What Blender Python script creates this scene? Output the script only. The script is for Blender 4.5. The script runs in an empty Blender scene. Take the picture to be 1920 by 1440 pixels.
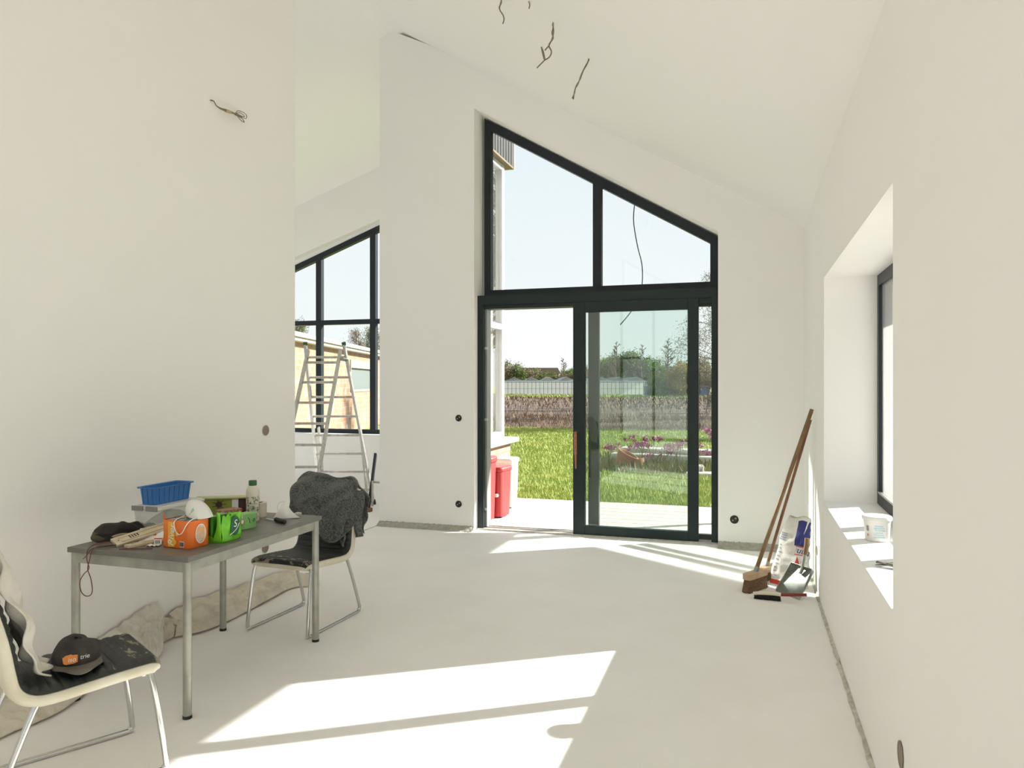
import bpy, bmesh, math, random
from mathutils import Vector, Matrix, noise
random.seed(7)
SC = bpy.context.scene
COL = SC.collection
PI = math.pi

# ------------------------------------------------------------------ camera, sky, sun, exposure
YAW = math.radians(17.5)
cam_d = bpy.data.cameras.new('camera'); cam = bpy.data.objects.new('camera', cam_d); COL.objects.link(cam)
cam.location = (0, 0, 1.5)
cam.rotation_euler = (math.radians(90), 0, YAW)
cam_d.sensor_fit = 'HORIZONTAL'; cam_d.sensor_width = 36.0
cam_d.lens = 1404 / 1920 * 36.0
cam_d.shift_y = -3.0 / 1920.0
cam_d.clip_start = 0.02; cam_d.clip_end = 600
SC.camera = cam

SC.view_settings.view_transform = 'Standard'
SC.view_settings.look = 'None'
SC.view_settings.gamma = 1.0
SC.view_settings.use_curve_mapping = False
SC.view_settings.exposure = 0.0
try:
    SC.cycles.max_bounces = 16; SC.cycles.diffuse_bounces = 12
    SC.cycles.transparent_max_bounces = 24; SC.cycles.glossy_bounces = 6
    SC.cycles.sample_clamp_indirect = 6.0
    SC.cycles.use_denoising = True
except Exception: pass

w = bpy.data.worlds.new('sky'); SC.world = w; w.use_nodes = True
nt = w.node_tree; nt.nodes.clear()
out = nt.nodes.new('ShaderNodeOutputWorld'); bg = nt.nodes.new('ShaderNodeBackground')
tc = nt.nodes.new('ShaderNodeTexCoord'); sep = nt.nodes.new('ShaderNodeSeparateXYZ'); rp = nt.nodes.new('ShaderNodeValToRGB')
nt.links.new(tc.outputs['Generated'], sep.inputs[0]); nt.links.new(sep.outputs['Z'], rp.inputs[0])
e = rp.color_ramp.elements
e[0].position = 0.0; e[0].color = (0.955, 0.975, 0.97, 1)
e[1].position = 0.6; e[1].color = (0.70, 0.82, 0.95, 1)
n = e.new(0.10); n.color = (0.93, 0.965, 0.985, 1)
n = e.new(0.30); n.color = (0.845, 0.91, 0.975, 1)
nt.links.new(rp.outputs[0], bg.inputs['Color']); bg.inputs['Strength'].default_value = 1.06
nt.links.new(bg.outputs[0], out.inputs[0])

SUN_DIR = Vector((1.61, 1.05, 1.0)).normalized()          # towards the sun
sd = bpy.data.lights.new('sun', 'SUN'); sun = bpy.data.objects.new('sun', sd); COL.objects.link(sun)
sun.rotation_euler = SUN_DIR.to_track_quat('Z', 'Y').to_euler(); sun.location = (12, 9, 9)
sd.energy = 13.0; sd.angle = math.radians(0.53); sd.color = (1.0, 0.965, 0.90)

# sunlight mirrored by the glazed side of the wing, thrown back through the sliding door
rd = bpy.data.lights.new('reflected_sunlight', 'AREA'); ro = bpy.data.objects.new('reflected_sunlight', rd); COL.objects.link(ro)
rd.shape = 'RECTANGLE'; rd.size = 0.8; rd.size_y = 2.1; rd.spread = math.radians(2.0); rd.energy = 15; rd.color = (0.97, 1.0, 0.95)
ro.location = (-3.29, 8.50, 1.92)
ro.rotation_euler = Vector((-1.61, 1.05, 1.0)).normalized().to_track_quat('Z', 'Y').to_euler()

# daylight portals guide the sky sampling through the openings
def portal(loc, rot, sx, sy):
    d = bpy.data.lights.new('daylight_portal', 'AREA'); o = bpy.data.objects.new('daylight_portal', d); COL.objects.link(o)
    d.shape = 'RECTANGLE'; d.size = sx; d.size_y = sy
    try: d.cycles.is_portal = True
    except Exception: d.energy = 0
    o.location = loc; o.rotation_euler = rot
R90 = PI / 2
portal((-1.45, 7.50, 2.15), (-R90, 0, 0), 2.5, 4.3)
portal((0.93, 4.03, 1.45), (R90, 0, R90), 2.5, 1.5)
portal((0.93, -2.15, 1.15), (R90, 0, R90), 3.5, 2.3)
portal((-6.6, 10.2, 2.3), (-R90, 0, 0), 3.6, 3.2)
portal((-1.45, -5.0, 2.35), (R90, 0, 0), 3.4, 4.7)
portal((-6.4, -5.02, 1.5), (R90, 0, 0), 5.0, 3.0)
portal((-9.52, 3.7, 1.45), (R90, 0, -R90), 11.4, 2.9)

# ------------------------------------------------------------------ materials
def mat(name, col, rough=0.6, metal=0.0, bump=0.0, bscale=40.0, var=0.0, vscale=6.0, col2=None, spec=0.5, sheen=0, trans=0, mask=(0.35, 0.65), detail=4):
    m = bpy.data.materials.new(name); m.use_nodes = True
    nt = m.node_tree; p = nt.nodes['Principled BSDF']
    p.inputs['Roughness'].default_value = rough; p.inputs['Metallic'].default_value = metal
    p.inputs['Specular IOR Level'].default_value = spec
    if sheen: p.inputs['Sheen Weight'].default_value = sheen
    c4 = (*col, 1)
    p.inputs['Base Color'].default_value = c4
    tc = nt.nodes.new('ShaderNodeTexCoord')
    if var or col2:
        nz = nt.nodes.new('ShaderNodeTexNoise'); nz.inputs['Scale'].default_value = vscale; nz.inputs['Detail'].default_value = detail
        nt.links.new(tc.outputs['Object'], nz.inputs['Vector'])
        rp = nt.nodes.new('ShaderNodeValToRGB')
        c2 = col2 if col2 else tuple(max(0, c * (1 - var)) for c in col)
        rp.color_ramp.elements[0].position = mask[0]; rp.color_ramp.elements[0].color = (*c2, 1)
        rp.color_ramp.elements[1].position = mask[1]; rp.color_ramp.elements[1].color = c4
        nt.links.new(nz.outputs['Fac'], rp.inputs[0]); nt.links.new(rp.outputs[0], p.inputs['Base Color'])
    if bump:
        nb = nt.nodes.new('ShaderNodeTexNoise'); nb.inputs['Scale'].default_value = bscale; nb.inputs['Detail'].default_value = 5
        nt.links.new(tc.outputs['Object'], nb.inputs['Vector'])
        b = nt.nodes.new('ShaderNodeBump'); b.inputs['Strength'].default_value = bump; b.inputs['Distance'].default_value = 0.01
        nt.links.new(nb.outputs['Fac'], b.inputs['Height']); nt.links.new(b.outputs[0], p.inputs['Normal'])
    if trans:
        p.inputs['Alpha'].default_value = 1 - trans
    return m

def glass_mat(name, tint=(0.95, 0.97, 0.96), refl=0.5, dirt=0.0):
    m = bpy.data.materials.new(name); m.use_nodes = True; nt = m.node_tree; nt.nodes.clear()
    o = nt.nodes.new('ShaderNodeOutputMaterial'); t = nt.nodes.new('ShaderNodeBsdfTransparent'); t.inputs[0].default_value = (*tint, 1)
    g = nt.nodes.new('ShaderNodeBsdfGlossy'); g.inputs['Roughness'].default_value = 0.0; g.inputs['Color'].default_value = (1, 1, 1, 1)
    f = nt.nodes.new('ShaderNodeLayerWeight'); f.inputs['Blend'].default_value = 0.5
    pw = nt.nodes.new('ShaderNodeMath'); pw.operation = 'POWER'; pw.inputs[1].default_value = 5.0
    ma = nt.nodes.new('ShaderNodeMath'); ma.operation = 'MULTIPLY_ADD'; ma.inputs[1].default_value = 0.96; ma.inputs[2].default_value = 0.04
    mt = nt.nodes.new('ShaderNodeMath'); mt.operation = 'MULTIPLY'; mt.inputs[1].default_value = refl; mt.use_clamp = True
    nt.links.new(f.outputs['Facing'], pw.inputs[0]); nt.links.new(pw.outputs[0], ma.inputs[0]); nt.links.new(ma.outputs[0], mt.inputs[0])
    mx = nt.nodes.new('ShaderNodeMixShader'); nt.links.new(mt.outputs[0], mx.inputs[0])
    nt.links.new(t.outputs[0], mx.inputs[1]); nt.links.new(g.outputs[0], mx.inputs[2])
    last = mx
    if dirt:
        d = nt.nodes.new('ShaderNodeBsdfTranslucent'); d.inputs[0].default_value = (0.45, 0.45, 0.44, 1)
        tc = nt.nodes.new('ShaderNodeTexCoord'); mp = nt.nodes.new('ShaderNodeMapping'); mp.inputs['Scale'].default_value = (9, 9, 1.2)
        nz = nt.nodes.new('ShaderNodeTexNoise'); nz.inputs['Scale'].default_value = 2.0; nz.inputs['Detail'].default_value = 6
        nt.links.new(tc.outputs['Object'], mp.inputs[0]); nt.links.new(mp.outputs[0], nz.inputs['Vector'])
        rp = nt.nodes.new('ShaderNodeMapRange'); rp.inputs[1].default_value = 0.35; rp.inputs[2].default_value = 0.75; rp.inputs[4].default_value = dirt
        nt.links.new(nz.outputs['Fac'], rp.inputs[0])
        lw = nt.nodes.new('ShaderNodeLayerWeight'); lw.inputs['Blend'].default_value = 0.5
        p3 = nt.nodes.new('ShaderNodeMath'); p3.operation = 'POWER'; p3.inputs[1].default_value = 4.0; nt.links.new(lw.outputs['Facing'], p3.inputs[0])
        a3 = nt.nodes.new('ShaderNodeMath'); a3.operation = 'MULTIPLY_ADD'; a3.inputs[1].default_value = 1.1; a3.inputs[2].default_value = 0.02; nt.links.new(p3.outputs[0], a3.inputs[0])
        m3 = nt.nodes.new('ShaderNodeMath'); m3.operation = 'MULTIPLY'; m3.use_clamp = True; nt.links.new(rp.outputs[0], m3.inputs[0]); nt.links.new(a3.outputs[0], m3.inputs[1])
        rp.inputs[3].default_value = dirt * 0.7
        m2 = nt.nodes.new('ShaderNodeMixShader'); nt.links.new(m3.outputs[0], m2.inputs[0])
        nt.links.new(mx.outputs[0], m2.inputs[1]); nt.links.new(d.outputs[0], m2.inputs[2]); last = m2
    nt.links.new(last.outputs[0], o.inputs[0])
    return m

PLASTER = (0.925, 0.909, 0.89)
M = {}
M['wall'] = mat('wall_plaster', PLASTER, 0.9, bump=0.06, bscale=18, col2=(0.915, 0.898, 0.877), vscale=1.3, spec=0.2)
M['ceiling'] = mat('ceiling_plaster', (0.93, 0.915, 0.897), 0.9, bump=0.05, bscale=14, spec=0.2)
M['floor'] = mat('floor_screed', (0.92, 0.905, 0.885), 0.75, bump=0.10, bscale=30, col2=(0.89, 0.873, 0.848), vscale=2.2, spec=0.25, detail=8)
M['dust'] = mat('floor_screed_dirty', (0.66, 0.64, 0.57), 0.9, bump=0.4, bscale=60, col2=(0.48, 0.46, 0.38), vscale=25)
M['strip'] = mat('screed_edge', (0.47, 0.46, 0.40), 0.9, bump=0.6, bscale=60, col2=(0.36, 0.35, 0.30), vscale=30)
M['frame'] = mat('anthracite_aluminium', (0.016, 0.022, 0.028), 0.45, spec=0.3)
M['framemid'] = mat('mid_grey_aluminium', (0.07, 0.075, 0.068), 0.45, spec=0.3)
M['framegrey'] = mat('grey_aluminium', (0.33, 0.34, 0.34), 0.4, 0.4)
M['frameout'] = mat('pale_grey_aluminium', (0.55, 0.55, 0.56), 0.5)
M['doorframe'] = mat('dark_green_black_aluminium', (0.011, 0.021, 0.021), 0.42, spec=0.35)
M['glass'] = glass_mat('window_glass', (0.96, 0.98, 0.97), 0.6)
M['glass_door'] = glass_mat('door_glass', (0.86, 0.92, 0.89), 1.3)
M['glass_dirty'] = glass_mat('dusty_glass', (0.95, 0.96, 0.95), 0.5, dirt=0.75)
M['glass_wing'] = glass_mat('wing_glass', (0.95, 0.96, 0.95), 2.5)
M['alu'] = mat('aluminium', (0.68, 0.68, 0.66), 0.38, 0.75, col2=(0.58, 0.57, 0.54), vscale=30)
M['aludull'] = mat('dull_aluminium', (0.60, 0.60, 0.57), 0.5, 0.35, col2=(0.46, 0.42, 0.37), vscale=22)
M['chrome'] = mat('chrome', (0.62, 0.62, 0.62), 0.16, 1.0)
M['tabletop'] = mat('grey_laminate', (0.185, 0.18, 0.155), 0.42, col2=(0.145, 0.135, 0.118), vscale=9, bump=0.03, detail=8)
M['tablemetal'] = mat('table_grey_metal', (0.42, 0.42, 0.37), 0.42, 0.45, col2=(0.33, 0.33, 0.29), vscale=12)
M['cream'] = mat('cream_vinyl', (0.80, 0.755, 0.63), 0.45, bump=0.05, bscale=90, col2=(0.70, 0.64, 0.50), vscale=8)
M['cable'] = mat('cable_sheath', (0.22, 0.19, 0.13), 0.6)
M['cablelight'] = mat('cable_light', (0.42, 0.39, 0.30), 0.6)
M['tape'] = mat('tan_tape', (0.50, 0.38, 0.20), 0.6)
M['black'] = mat('black_plastic', (0.02, 0.02, 0.022), 0.45)
M['hole'] = mat('hole_raw_brick', (0.30, 0.25, 0.20), 0.95, bump=0.5, bscale=80)
M['knit'] = mat('charcoal_knit', (0.15, 0.16, 0.15), 0.95, bump=0.9, bscale=230, col2=(0.030, 0.036, 0.034), vscale=130, mask=(0.42, 0.60), sheen=0.3)
M['canvas'] = mat('stained_canvas', (0.72, 0.66, 0.55), 0.95, bump=0.35, bscale=120, col2=(0.50, 0.43, 0.33), vscale=6, mask=(0.28, 0.52), detail=8)
M['canvas_light'] = mat('pale_canvas', (0.80, 0.77, 0.70), 0.95, bump=0.3, bscale=120, col2=(0.66, 0.62, 0.54), vscale=9)
M['cap'] = mat('dusty_black_cap', (0.075, 0.062, 0.056), 0.85, bump=0.3, bscale=200, col2=(0.030, 0.027, 0.028), vscale=14)
M['capbrim'] = mat('dusty_cap_brim', (0.19, 0.165, 0.135), 0.8, bump=0.2, bscale=200, col2=(0.09, 0.08, 0.07), vscale=10)
M['orange_logo'] = mat('orange_logo', (0.80, 0.28, 0.06), 0.6)
M['white'] = mat('white_print', (0.85, 0.85, 0.82), 0.6)
M['wood'] = mat('worn_wood', (0.27, 0.165, 0.075), 0.6, bump=0.2, bscale=50, col2=(0.19, 0.105, 0.045), vscale=8)
M['wood_red'] = mat('reddish_wood', (0.25, 0.11, 0.045), 0.55, bump=0.2, bscale=50, col2=(0.15, 0.06, 0.025), vscale=10)
M['wood_pale'] = mat('pale_wood', (0.60, 0.46, 0.31), 0.65, bump=0.2, bscale=40, col2=(0.48, 0.33, 0.20), vscale=9)
M['bristle'] = mat('coir_bristle', (0.24, 0.145, 0.075), 0.9, bump=1.0, bscale=180, col2=(0.12, 0.065, 0.03), vscale=90)
M['bristle_black'] = mat('black_bristle', (0.016, 0.016, 0.02), 0.7, bump=0.8, bscale=150)
M['steel'] = mat('galvanised_steel', (0.36, 0.38, 0.34), 0.42, 0.55, col2=(0.22, 0.24, 0.21), vscale=14, bump=0.1)
M['red_dark'] = mat('dark_red_lacquer', (0.22, 0.025, 0.025), 0.4)
M['bag'] = mat('paper_sack', (0.80, 0.78, 0.73), 0.8, bump=0.5, bscale=12, col2=(0.70, 0.68, 0.63), vscale=5)
M['bag_blue'] = mat('sack_blue_print', (0.022, 0.030, 0.17), 0.6)
M['bag_red'] = mat('sack_red_print', (0.55, 0.045, 0.03), 0.6)
M['bag_ink'] = mat('sack_grey_ink', (0.33, 0.37, 0.45), 0.8)
M['bucket'] = mat('white_bucket_plastic', (0.84, 0.83, 0.80), 0.4)
M['paleblue'] = mat('pale_blue_print', (0.52, 0.68, 0.76), 0.5)
M['rag'] = mat('grey_rag', (0.28, 0.27, 0.25), 0.9, col2=(0.09, 0.085, 0.08), vscale=60)
M['blue'] = mat('blue_plastic', (0.03, 0.155, 0.46), 0.38, bump=0.05)
M['blue_rib'] = mat('blue_plastic_rib', (0.018, 0.10, 0.34), 0.38)
M['clear'] = mat('clear_plastic', (0.88, 0.88, 0.85), 0.2, trans=0.75)
M['lid'] = mat('cloudy_lid', (0.84, 0.83, 0.79), 0.35, trans=0.15)
M['latch'] = mat('grey_latch', (0.25, 0.25, 0.24), 0.5)
M['teal'] = mat('teal_cloth', (0.22, 0.36, 0.31), 0.7)
M['greycloth'] = mat('grey_green_cloth', (0.55, 0.60, 0.55), 0.9, bump=0.3, bscale=20)
M['orange'] = mat('orange_film', (0.86, 0.19, 0.025), 0.28, bump=0.25, bscale=28)
M['yellow'] = mat('yellow_print', (0.86, 0.47, 0.04), 0.4)
M['cantop'] = mat('can_top', (0.42, 0.40, 0.36), 0.3, 0.9)
M['green_film'] = mat('green_film', (0.20, 0.66, 0.03), 0.22, bump=0.4, bscale=35, col2=(0.13, 0.50, 0.02), vscale=14)
M['green_can'] = mat('green_can', (0.04, 0.22, 0.015), 0.25, 0.5)
M['green_dark'] = mat('dark_green_print', (0.012, 0.10, 0.045), 0.4)
M['tea'] = mat('green_carton', (0.20, 0.47, 0.14), 0.45, col2=(0.26, 0.55, 0.17), vscale=12)
M['tea_top'] = mat('green_carton_top', (0.26, 0.56, 0.14), 0.45)
M['olive'] = mat('olive_carton', (0.33, 0.37, 0.06), 0.5, col2=(0.26, 0.31, 0.04), vscale=12)
M['olive_top'] = mat('olive_carton_flap', (0.48, 0.50, 0.24), 0.55)
M['carton_blue'] = mat('carton_blue', (0.06, 0.25, 0.48), 0.5)
M['brown'] = mat('brown_print', (0.07, 0.03, 0.03), 0.5)
M['brownbox'] = mat('patterned_brown_carton', (0.40, 0.27, 0.17), 0.6, col2=(0.30, 0.09, 0.05), vscale=60)
M['bottle'] = mat('bottle_cream', (0.72, 0.68, 0.57), 0.3)
M['leaf'] = mat('leaf_print', (0.045, 0.13, 0.04), 0.5)
M['leaf_pale'] = mat('pale_leaf_print', (0.33, 0.38, 0.22), 0.5)
M['capgreen'] = mat('green_cap', (0.03, 0.115, 0.045), 0.45)
M['mask'] = mat('white_mask_fabric', (0.80, 0.80, 0.76), 0.9, bump=0.2, bscale=90)
M['mask_green'] = mat('mask_green_print', (0.20, 0.50, 0.38), 0.8)
M['tan'] = mat('tan_leather', (0.47, 0.37, 0.25), 0.8, bump=0.2, bscale=60)
M['blackcloth'] = mat('black_cloth', (0.018, 0.014, 0.014), 0.85, bump=0.3, bscale=40, col2=(0.03, 0.022, 0.018), vscale=12)
M['olivecloth'] = mat('olive_cloth', (0.10, 0.085, 0.055), 0.9, bump=0.4, bscale=120)
M['creamplastic'] = mat('cream_plastic', (0.66, 0.58, 0.42), 0.5, col2=(0.56, 0.47, 0.32), vscale=25)
M['redwire'] = mat('dark_red_wire', (0.16, 0.035, 0.025), 0.5)
M['silver'] = mat('blade_steel', (0.62, 0.62, 0.60), 0.25, 0.9)
M['taperoll'] = mat('masking_tape', (0.70, 0.65, 0.53), 0.6)
M['brick'] = None
def brick_mat(name, c1, c2, mortar, sx=1.0, bw=0.22, rh=0.075, msz=0.012):
    m = bpy.data.materials.new(name); m.use_nodes = True; nt = m.node_tree; p = nt.nodes['Principled BSDF']
    tc = nt.nodes.new('ShaderNodeTexCoord'); b = nt.nodes.new('ShaderNodeTexBrick')
    mp = nt.nodes.new('ShaderNodeMapping'); mp.inputs['Rotation'].default_value = (R90, 0, R90)
    sx_ = nt.nodes.new('ShaderNodeSeparateXYZ'); cb = nt.nodes.new('ShaderNodeCombineXYZ')
    ad = nt.nodes.new('ShaderNodeMath'); ad.operation = 'ADD'
    nt.links.new(tc.outputs['Object'], sx_.inputs[0]); nt.links.new(sx_.outputs['X'], ad.inputs[0]); nt.links.new(sx_.outputs['Y'], ad.inputs[1])
    nt.links.new(ad.outputs[0], cb.inputs['X']); nt.links.new(sx_.outputs['Z'], cb.inputs['Y']); nt.links.new(cb.outputs[0], b.inputs['Vector'])
    b.inputs['Color1'].default_value = (*c1, 1); b.inputs['Color2'].default_value = (*c2, 1); b.inputs['Mortar'].default_value = (*mortar, 1)
    b.inputs['Scale'].default_value = 1.0; b.inputs['Brick Width'].default_value = bw; b.inputs['Row Height'].default_value = rh; b.inputs['Mortar Size'].default_value = msz
    nz = nt.nodes.new('ShaderNodeTexNoise'); nz.inputs['Scale'].default_value = 2.2; nz.inputs['Detail'].default_value = 8
    nt.links.new(tc.outputs['Object'], nz.inputs['Vector'])
    rp = nt.nodes.new('ShaderNodeValToRGB'); rp.color_ramp.elements[0].position = 0.56; rp.color_ramp.elements[1].position = 0.62
    nt.links.new(nz.outputs['Fac'], rp.inputs[0])
    mx = nt.nodes.new('ShaderNodeMix'); mx.data_type = 'RGBA'; mx.inputs[7].default_value = (*mortar, 1)
    nt.links.new(rp.outputs[0], mx.inputs[0]); nt.links.new(b.outputs['Color'], mx.inputs[6]); nt.links.new(mx.outputs[2], p.inputs['Base Color'])
    p.inputs['Roughness'].default_value = 0.9
    return m
M['brick'] = brick_mat('old_red_brick', (0.46, 0.25, 0.165), (0.38, 0.19, 0.12), (0.42, 0.34, 0.27), bw=0.30, rh=0.14, msz=0.008)
M['brick_pale'] = brick_mat('pale_facing_brick', (0.50, 0.36, 0.28), (0.42, 0.29, 0.21), (0.30, 0.22, 0.16))
M['paving'] = mat('patio_paving', (0.72, 0.66, 0.61), 0.85, bump=0.2, bscale=25, col2=(0.62, 0.57, 0.52), vscale=5, detail=8)
M['grass_base'] = mat('lawn_soil', (0.30, 0.36, 0.08), 0.95, bump=0.6, bscale=30, col2=(0.20, 0.27, 0.05), vscale=3)
M['grass'] = mat('grass_blades', (0.40, 0.44, 0.12), 0.7, col2=(0.27, 0.35, 0.07), vscale=1.5)
M['grass_dry'] = mat('dry_stalks', (0.33, 0.22, 0.125), 0.8, col2=(0.11, 0.075, 0.05), vscale=2)
M['soil'] = mat('ploughed_soil', (0.13, 0.082, 0.05), 0.95, bump=1.0, bscale=5, col2=(0.045, 0.032, 0.024), vscale=0.35, detail=10, mask=(0.40, 0.62))
M['stone'] = mat('garden_stone', (0.60, 0.57, 0.52), 0.85, bump=0.5, bscale=20, col2=(0.44, 0.42, 0.37), vscale=6)
M['cladding'] = mat('dark_timber_cladding', (0.035, 0.034, 0.032), 0.7, bump=0.3, bscale=20)
M['soffit'] = mat('timber_soffit', (0.20, 0.15, 0.095), 0.7, bump=0.2, bscale=20, col2=(0.14, 0.10, 0.06), vscale=4)
M['creamfascia'] = mat('cream_fascia', (0.80, 0.72, 0.58), 0.7)
M['red_bin'] = mat('red_plastic_bin', (0.42, 0.045, 0.045), 0.5)
M['white_bin'] = mat('white_plastic_bin', (0.82, 0.76, 0.70), 0.45)
M['greenglass'] = mat('greenhouse_panel', (0.50, 0.52, 0.47), 0.35, col2=(0.44, 0.47, 0.42), vscale=0.4)
def see_through(name, col, k):
    m = bpy.data.materials.new(name); m.use_nodes = True; nt = m.node_tree; p = nt.nodes['Principled BSDF']; p.inputs['Base Color'].default_value = (*col, 1); p.inputs['Roughness'].default_value = 0.3
    t = nt.nodes.new('ShaderNodeBsdfTransparent'); t.inputs[0].default_value = (0.95, 0.97, 0.97, 1); mx = nt.nodes.new('ShaderNodeMixShader'); mx.inputs[0].default_value = k
    o = nt.nodes['Material Output']; nt.links.new(p.outputs[0], mx.inputs[1]); nt.links.new(t.outputs[0], mx.inputs[2]); nt.links.new(mx.outputs[0], o.inputs[0]); return m
def translucent(name, col, k=0.7):
    m = bpy.data.materials.new(name); m.use_nodes = True; nt = m.node_tree; p = nt.nodes['Principled BSDF']; p.inputs['Base Color'].default_value = (*col, 1); p.inputs['Roughness'].default_value = 0.4
    t = nt.nodes.new('ShaderNodeBsdfTranslucent'); t.inputs[0].default_value = (*col, 1); mx = nt.nodes.new('ShaderNodeMixShader'); mx.inputs[0].default_value = k
    o = nt.nodes['Material Output']; nt.links.new(p.outputs[0], mx.inputs[1]); nt.links.new(t.outputs[0], mx.inputs[2]); nt.links.new(mx.outputs[0], o.inputs[0]); return m
M['greenglass'] = translucent('greenhouse_panel_glass', (0.60, 0.62, 0.57), 0.8)
M['greenhouse_roof'] = see_through('greenhouse_roof_glass', (0.62, 0.66, 0.68), 0.68)
M['greenhouse_bar'] = mat('greenhouse_bar', (0.20, 0.23, 0.22), 0.5)
M['greenhouse_gutter'] = mat('greenhouse_gutter', (0.70, 0.74, 0.76), 0.4)
M['blueshed'] = mat('blue_sheet', (0.10, 0.19, 0.32), 0.5)
M['farhouse'] = mat('far_brown_roof', (0.20, 0.15, 0.12), 0.8)
M['fartile'] = mat('far_orange_brick', (0.50, 0.27, 0.16), 0.8)
M['bark'] = mat('bark', (0.17, 0.14, 0.11), 0.9)
M['bark_pale'] = mat('pale_bark', (0.36, 0.33, 0.28), 0.9)
M['fol_olive'] = mat('olive_foliage', (0.22, 0.25, 0.09), 0.8, col2=(0.12, 0.15, 0.05), vscale=0.8)
M['fol_green'] = mat('green_foliage', (0.24, 0.33, 0.08), 0.8, col2=(0.12, 0.19, 0.04), vscale=0.8)
M['fol_brown'] = mat('brown_foliage', (0.30, 0.24, 0.15), 0.8, col2=(0.20, 0.15, 0.09), vscale=0.8)
M['fol_yellow'] = mat('yellow_foliage', (0.48, 0.38, 0.10), 0.8, col2=(0.36, 0.27, 0.07), vscale=0.8)
M['pink'] = mat('pink_petals', (0.46, 0.12, 0.27), 0.7, col2=(0.28, 0.06, 0.16), vscale=30)
M['plantgreen'] = mat('bed_leaves', (0.14, 0.22, 0.05), 0.7, col2=(0.24, 0.14, 0.06), vscale=12)
M['terracotta'] = mat('rusty_terracotta', (0.36, 0.13, 0.06), 0.8, col2=(0.22, 0.09, 0.05), vscale=12)
M['strap'] = mat('copper_brown_strap', (0.42, 0.15, 0.06), 0.55, col2=(0.30, 0.09, 0.04), vscale=60)

def pad_mat():
    m = mat('worn_black_vinyl', (0.030, 0.033, 0.031), 0.5, bump=0.2, bscale=60)
    nt = m.node_tree; p = nt.nodes['Principled BSDF']
    tc = nt.nodes.new('ShaderNodeTexCoord'); mp = nt.nodes.new('ShaderNodeMapping'); mp.inputs['Scale'].default_value = (10, 26, 8)
    nz = nt.nodes.new('ShaderNodeTexNoise'); nz.inputs['Scale'].default_value = 1.0; nz.inputs['Detail'].default_value = 7; nz.inputs['Roughness'].default_value = 0.6
    nt.links.new(tc.outputs['Object'], mp.inputs[0]); nt.links.new(mp.outputs[0], nz.inputs['Vector'])
    # wear is a property of the front part of the seat (object -Y)
    s = nt.nodes.new('ShaderNodeSeparateXYZ'); nt.links.new(tc.outputs['Object'], s.inputs[0])
    mr = nt.nodes.new('ShaderNodeMapRange'); mr.inputs[1].default_value = 0.12; mr.inputs[2].default_value = -0.26; mr.inputs[3].default_value = -0.22; mr.inputs[4].default_value = 0.075
    nt.links.new(s.outputs['Y'], mr.inputs[0])
    a = nt.nodes.new('ShaderNodeMath'); a.operation = 'ADD'; nt.links.new(nz.outputs['Fac'], a.inputs[0]); nt.links.new(mr.outputs[0], a.inputs[1])
    rp = nt.nodes.new('ShaderNodeValToRGB'); e = rp.color_ramp.elements
    e[0].position = 0.592; e[0].color = (0.028, 0.031, 0.029, 1); e[1].position = 0.625; e[1].color = (0.30, 0.26, 0.19, 1)
    nt.links.new(a.outputs[0], rp.inputs[0]); nt.links.new(rp.outputs[0], p.inputs['Base Color'])
    return m
M['pad'] = pad_mat()

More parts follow.
